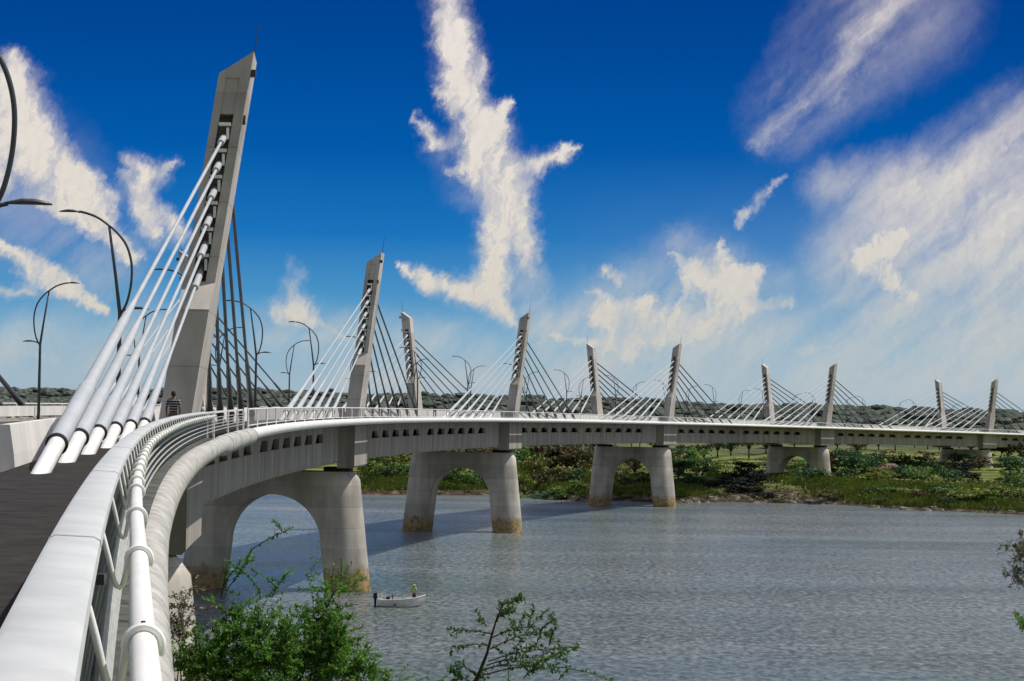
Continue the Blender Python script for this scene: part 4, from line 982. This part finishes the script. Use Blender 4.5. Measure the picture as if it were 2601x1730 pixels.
    veil=strokes([(2046,-20,52,1967,121,46,.95),(1967,121,44,1900,200,40,.95),(1900,200,38,1748,334,22,.8),(2060,0,170,1800,270,90,.5),
     (2058,485,90,2380,300,110,.95),(2118,558,70,2380,455,70,.95),(1906,425,60,2088,437,90,.6),(1967,600,120,2360,620,150,.75),(1967,700,60,2300,740,90,.6),(2120,520,120,2380,560,120,.7),
     (1300,800,80,2400,800,130,.85),(0,800,70,400,790,80,.55),(1600,700,150,1300,780,110,.7),(620,760,60,1100,800,60,.5),(1180,560,60,1215,720,50,.45),(1010,330,40,1060,420,50,.3),(60,450,170,250,640,110,.4),(800,870,40,2400,880,50,.6),
     (1230,640,40,1230,720,50,.4),(1560,560,40,1800,650,40,.3)])
    # torn texture inside the bodies
    ns=noise(Q,1.0,8,.66,.5,(1.5,.5,1),.3);nf=noise(Q,3.6,7,.68,.3,(1.5,.7,1),.3)
    PW=warp(Pv,n1,.7);nv=noise(PW,1.,5,.55,.1,(.13,.75,1),-.72,(4,2,0))
    tex=mth('ADD',mth('MULTIPLY',mth('SUBTRACT',ns.outputs[0],.5),.95),mth('MULTIPLY',mth('SUBTRACT',nf.outputs[0],.5),.45))
    def sstep(v,a,b):
        m=nd('ShaderNodeMapRange');m.interpolation_type='SMOOTHSTEP';L.new(v,m.inputs[0]);m.inputs[1].default_value=a;m.inputs[2].default_value=b;return m.outputs[0]
    f1=sstep(ns.outputs[0],.33,.66);f2=sstep(nf.outputs[0],.34,.66)
    fib=mth('MULTIPLY_ADD',mth('MULTIPLY',f1,mth('MULTIPLY_ADD',f2,.45,.55)),.80,.10)
    c1=mth('ADD',mth('MULTIPLY',mth('POWER',dense,3.2),.58),mth('MULTIPLY',mth('POWER',dense,1.25),fib),None,True)
    c2=mth('MULTIPLY',veil,sstep(mth('ADD',nv.outputs[0],mth('MULTIPLY',tex,.25)),.2,.72))
    # clouds elsewhere round the sky, out of view, thickened for fill light and reflections
    ng=noise(tc.outputs['Generated'],2.6,8,.6,.5,(1,1,2.4));gen=sstep(ng.outputs[0],.42,.66)
    cov=mth('MINIMUM',mth('MAXIMUM',c1,c2),1.)
    mr=nd('ShaderNodeMapRange');mr.inputs[1].default_value=0;mr.inputs[2].default_value=12;L.new(el,mr.inputs[0])
    rp=nd('ShaderNodeValToRGB');e=rp.color_ramp.elements;L.new(mr.outputs[0],rp.inputs[0])
    cols=[(0,(158,172,188)),(.08,(152,180,198)),(.17,(122,172,202)),(.27,(76,148,198)),(.40,(26,116,188)),(.58,(2,90,170)),(.8,(0,72,152)),(1,(0,62,138))]
    e[0].position=0;e[0].color=lin(cols[0][1]);e[1].position=1;e[1].color=lin(cols[-1][1])
    for p,c in cols[1:-1]:
        x=e.new(p);x.color=lin(c)
    sky=nd('ShaderNodeTexSky',sky_type='NISHITA');sky.sun_disc=False;sky.sun_elevation=SUN_EL;sky.sun_rotation=SUN_AZ
    skys=nd('ShaderNodeVectorMath',operation='SCALE');L.new(sky.outputs[0],skys.inputs[0]);skys.inputs['Scale'].default_value=.09
    mx=nd('ShaderNodeMix',data_type='RGBA');L.new(mth('MAXIMUM',sstep(el,13,40),sstep(mth('ABSOLUTE',az),17,50)),mx.inputs[0]);L.new(rp.outputs[0],mx.inputs[6]);L.new(skys.outputs[0],mx.inputs[7])
    cr=nd('ShaderNodeValToRGB');e=cr.color_ramp.elements;e[0].position=0;e[0].color=lin((205,200,188));e[1].position=1;e[1].color=lin((236,228,222))
    x=e.new(.45);x.color=lin((226,219,209));L.new(mr.outputs[0],cr.inputs[0])
    shade=nd('ShaderNodeMix',data_type='RGBA');shade.blend_type='MULTIPLY';L.new(mth('MULTIPLY',sstep(nf.outputs[0],.62,.3),.22),shade.inputs[0]);L.new(cr.outputs[0],shade.inputs[6]);shade.inputs[7].default_value=(.6,.6,.7,1)
    # the detailed part of the sky ahead, and a plainer cloudy sky all round
    fx=nd('ShaderNodeMix',data_type='RGBA');L.new(cov,fx.inputs[0]);L.new(rp.outputs[0],fx.inputs[6]);L.new(shade.outputs[2],fx.inputs[7])
    hz=nd('ShaderNodeMix',data_type='RGBA');right=sstep(az,-3.,9.)
    hf=mth('ADD',mth('MULTIPLY',sstep(el,3.4,.2),.36),mth('MULTIPLY',mth('MULTIPLY',right,sstep(el,7.5,1.)),.30))
    L.new(mth('MULTIPLY',hf,mth('ADD',.55,mth('MULTIPLY',nv.outputs[0],.9))),hz.inputs[0]);L.new(fx.outputs[2],hz.inputs[6]);hz.inputs[7].default_value=lin((176,192,202))
    bg=nd('ShaderNodeBackground');L.new(hz.outputs[2],bg.inputs[0])
    fg=nd('ShaderNodeMix',data_type='RGBA');L.new(mth('MULTIPLY',gen,.72),fg.inputs[0]);L.new(mx.outputs[2],fg.inputs[6]);L.new(cr.outputs[0],fg.inputs[7])
    b2=nd('ShaderNodeBackground');L.new(fg.outputs[2],b2.inputs[0])
    away=mth('MAXIMUM',mth('MAXIMUM',sstep(mth('ABSOLUTE',az),14.5,20.),sstep(el,11.5,15)),sstep(el,-.3,-1.5))
    ms=nd('ShaderNodeMixShader');L.new(away,ms.inputs[0]);L.new(bg.outputs[0],ms.inputs[1]);L.new(b2.outputs[0],ms.inputs[2])
    ou=nd('ShaderNodeOutputWorld');L.new(ms.outputs[0],ou.inputs[0])
build_world()
SC.view_settings.view_transform='Standard';SC.view_settings.look='None';SC.view_settings.exposure=0;SC.view_settings.gamma=1
SC.render.engine='CYCLES'
SC.cycles.max_bounces=6;SC.cycles.transparent_max_bounces=8
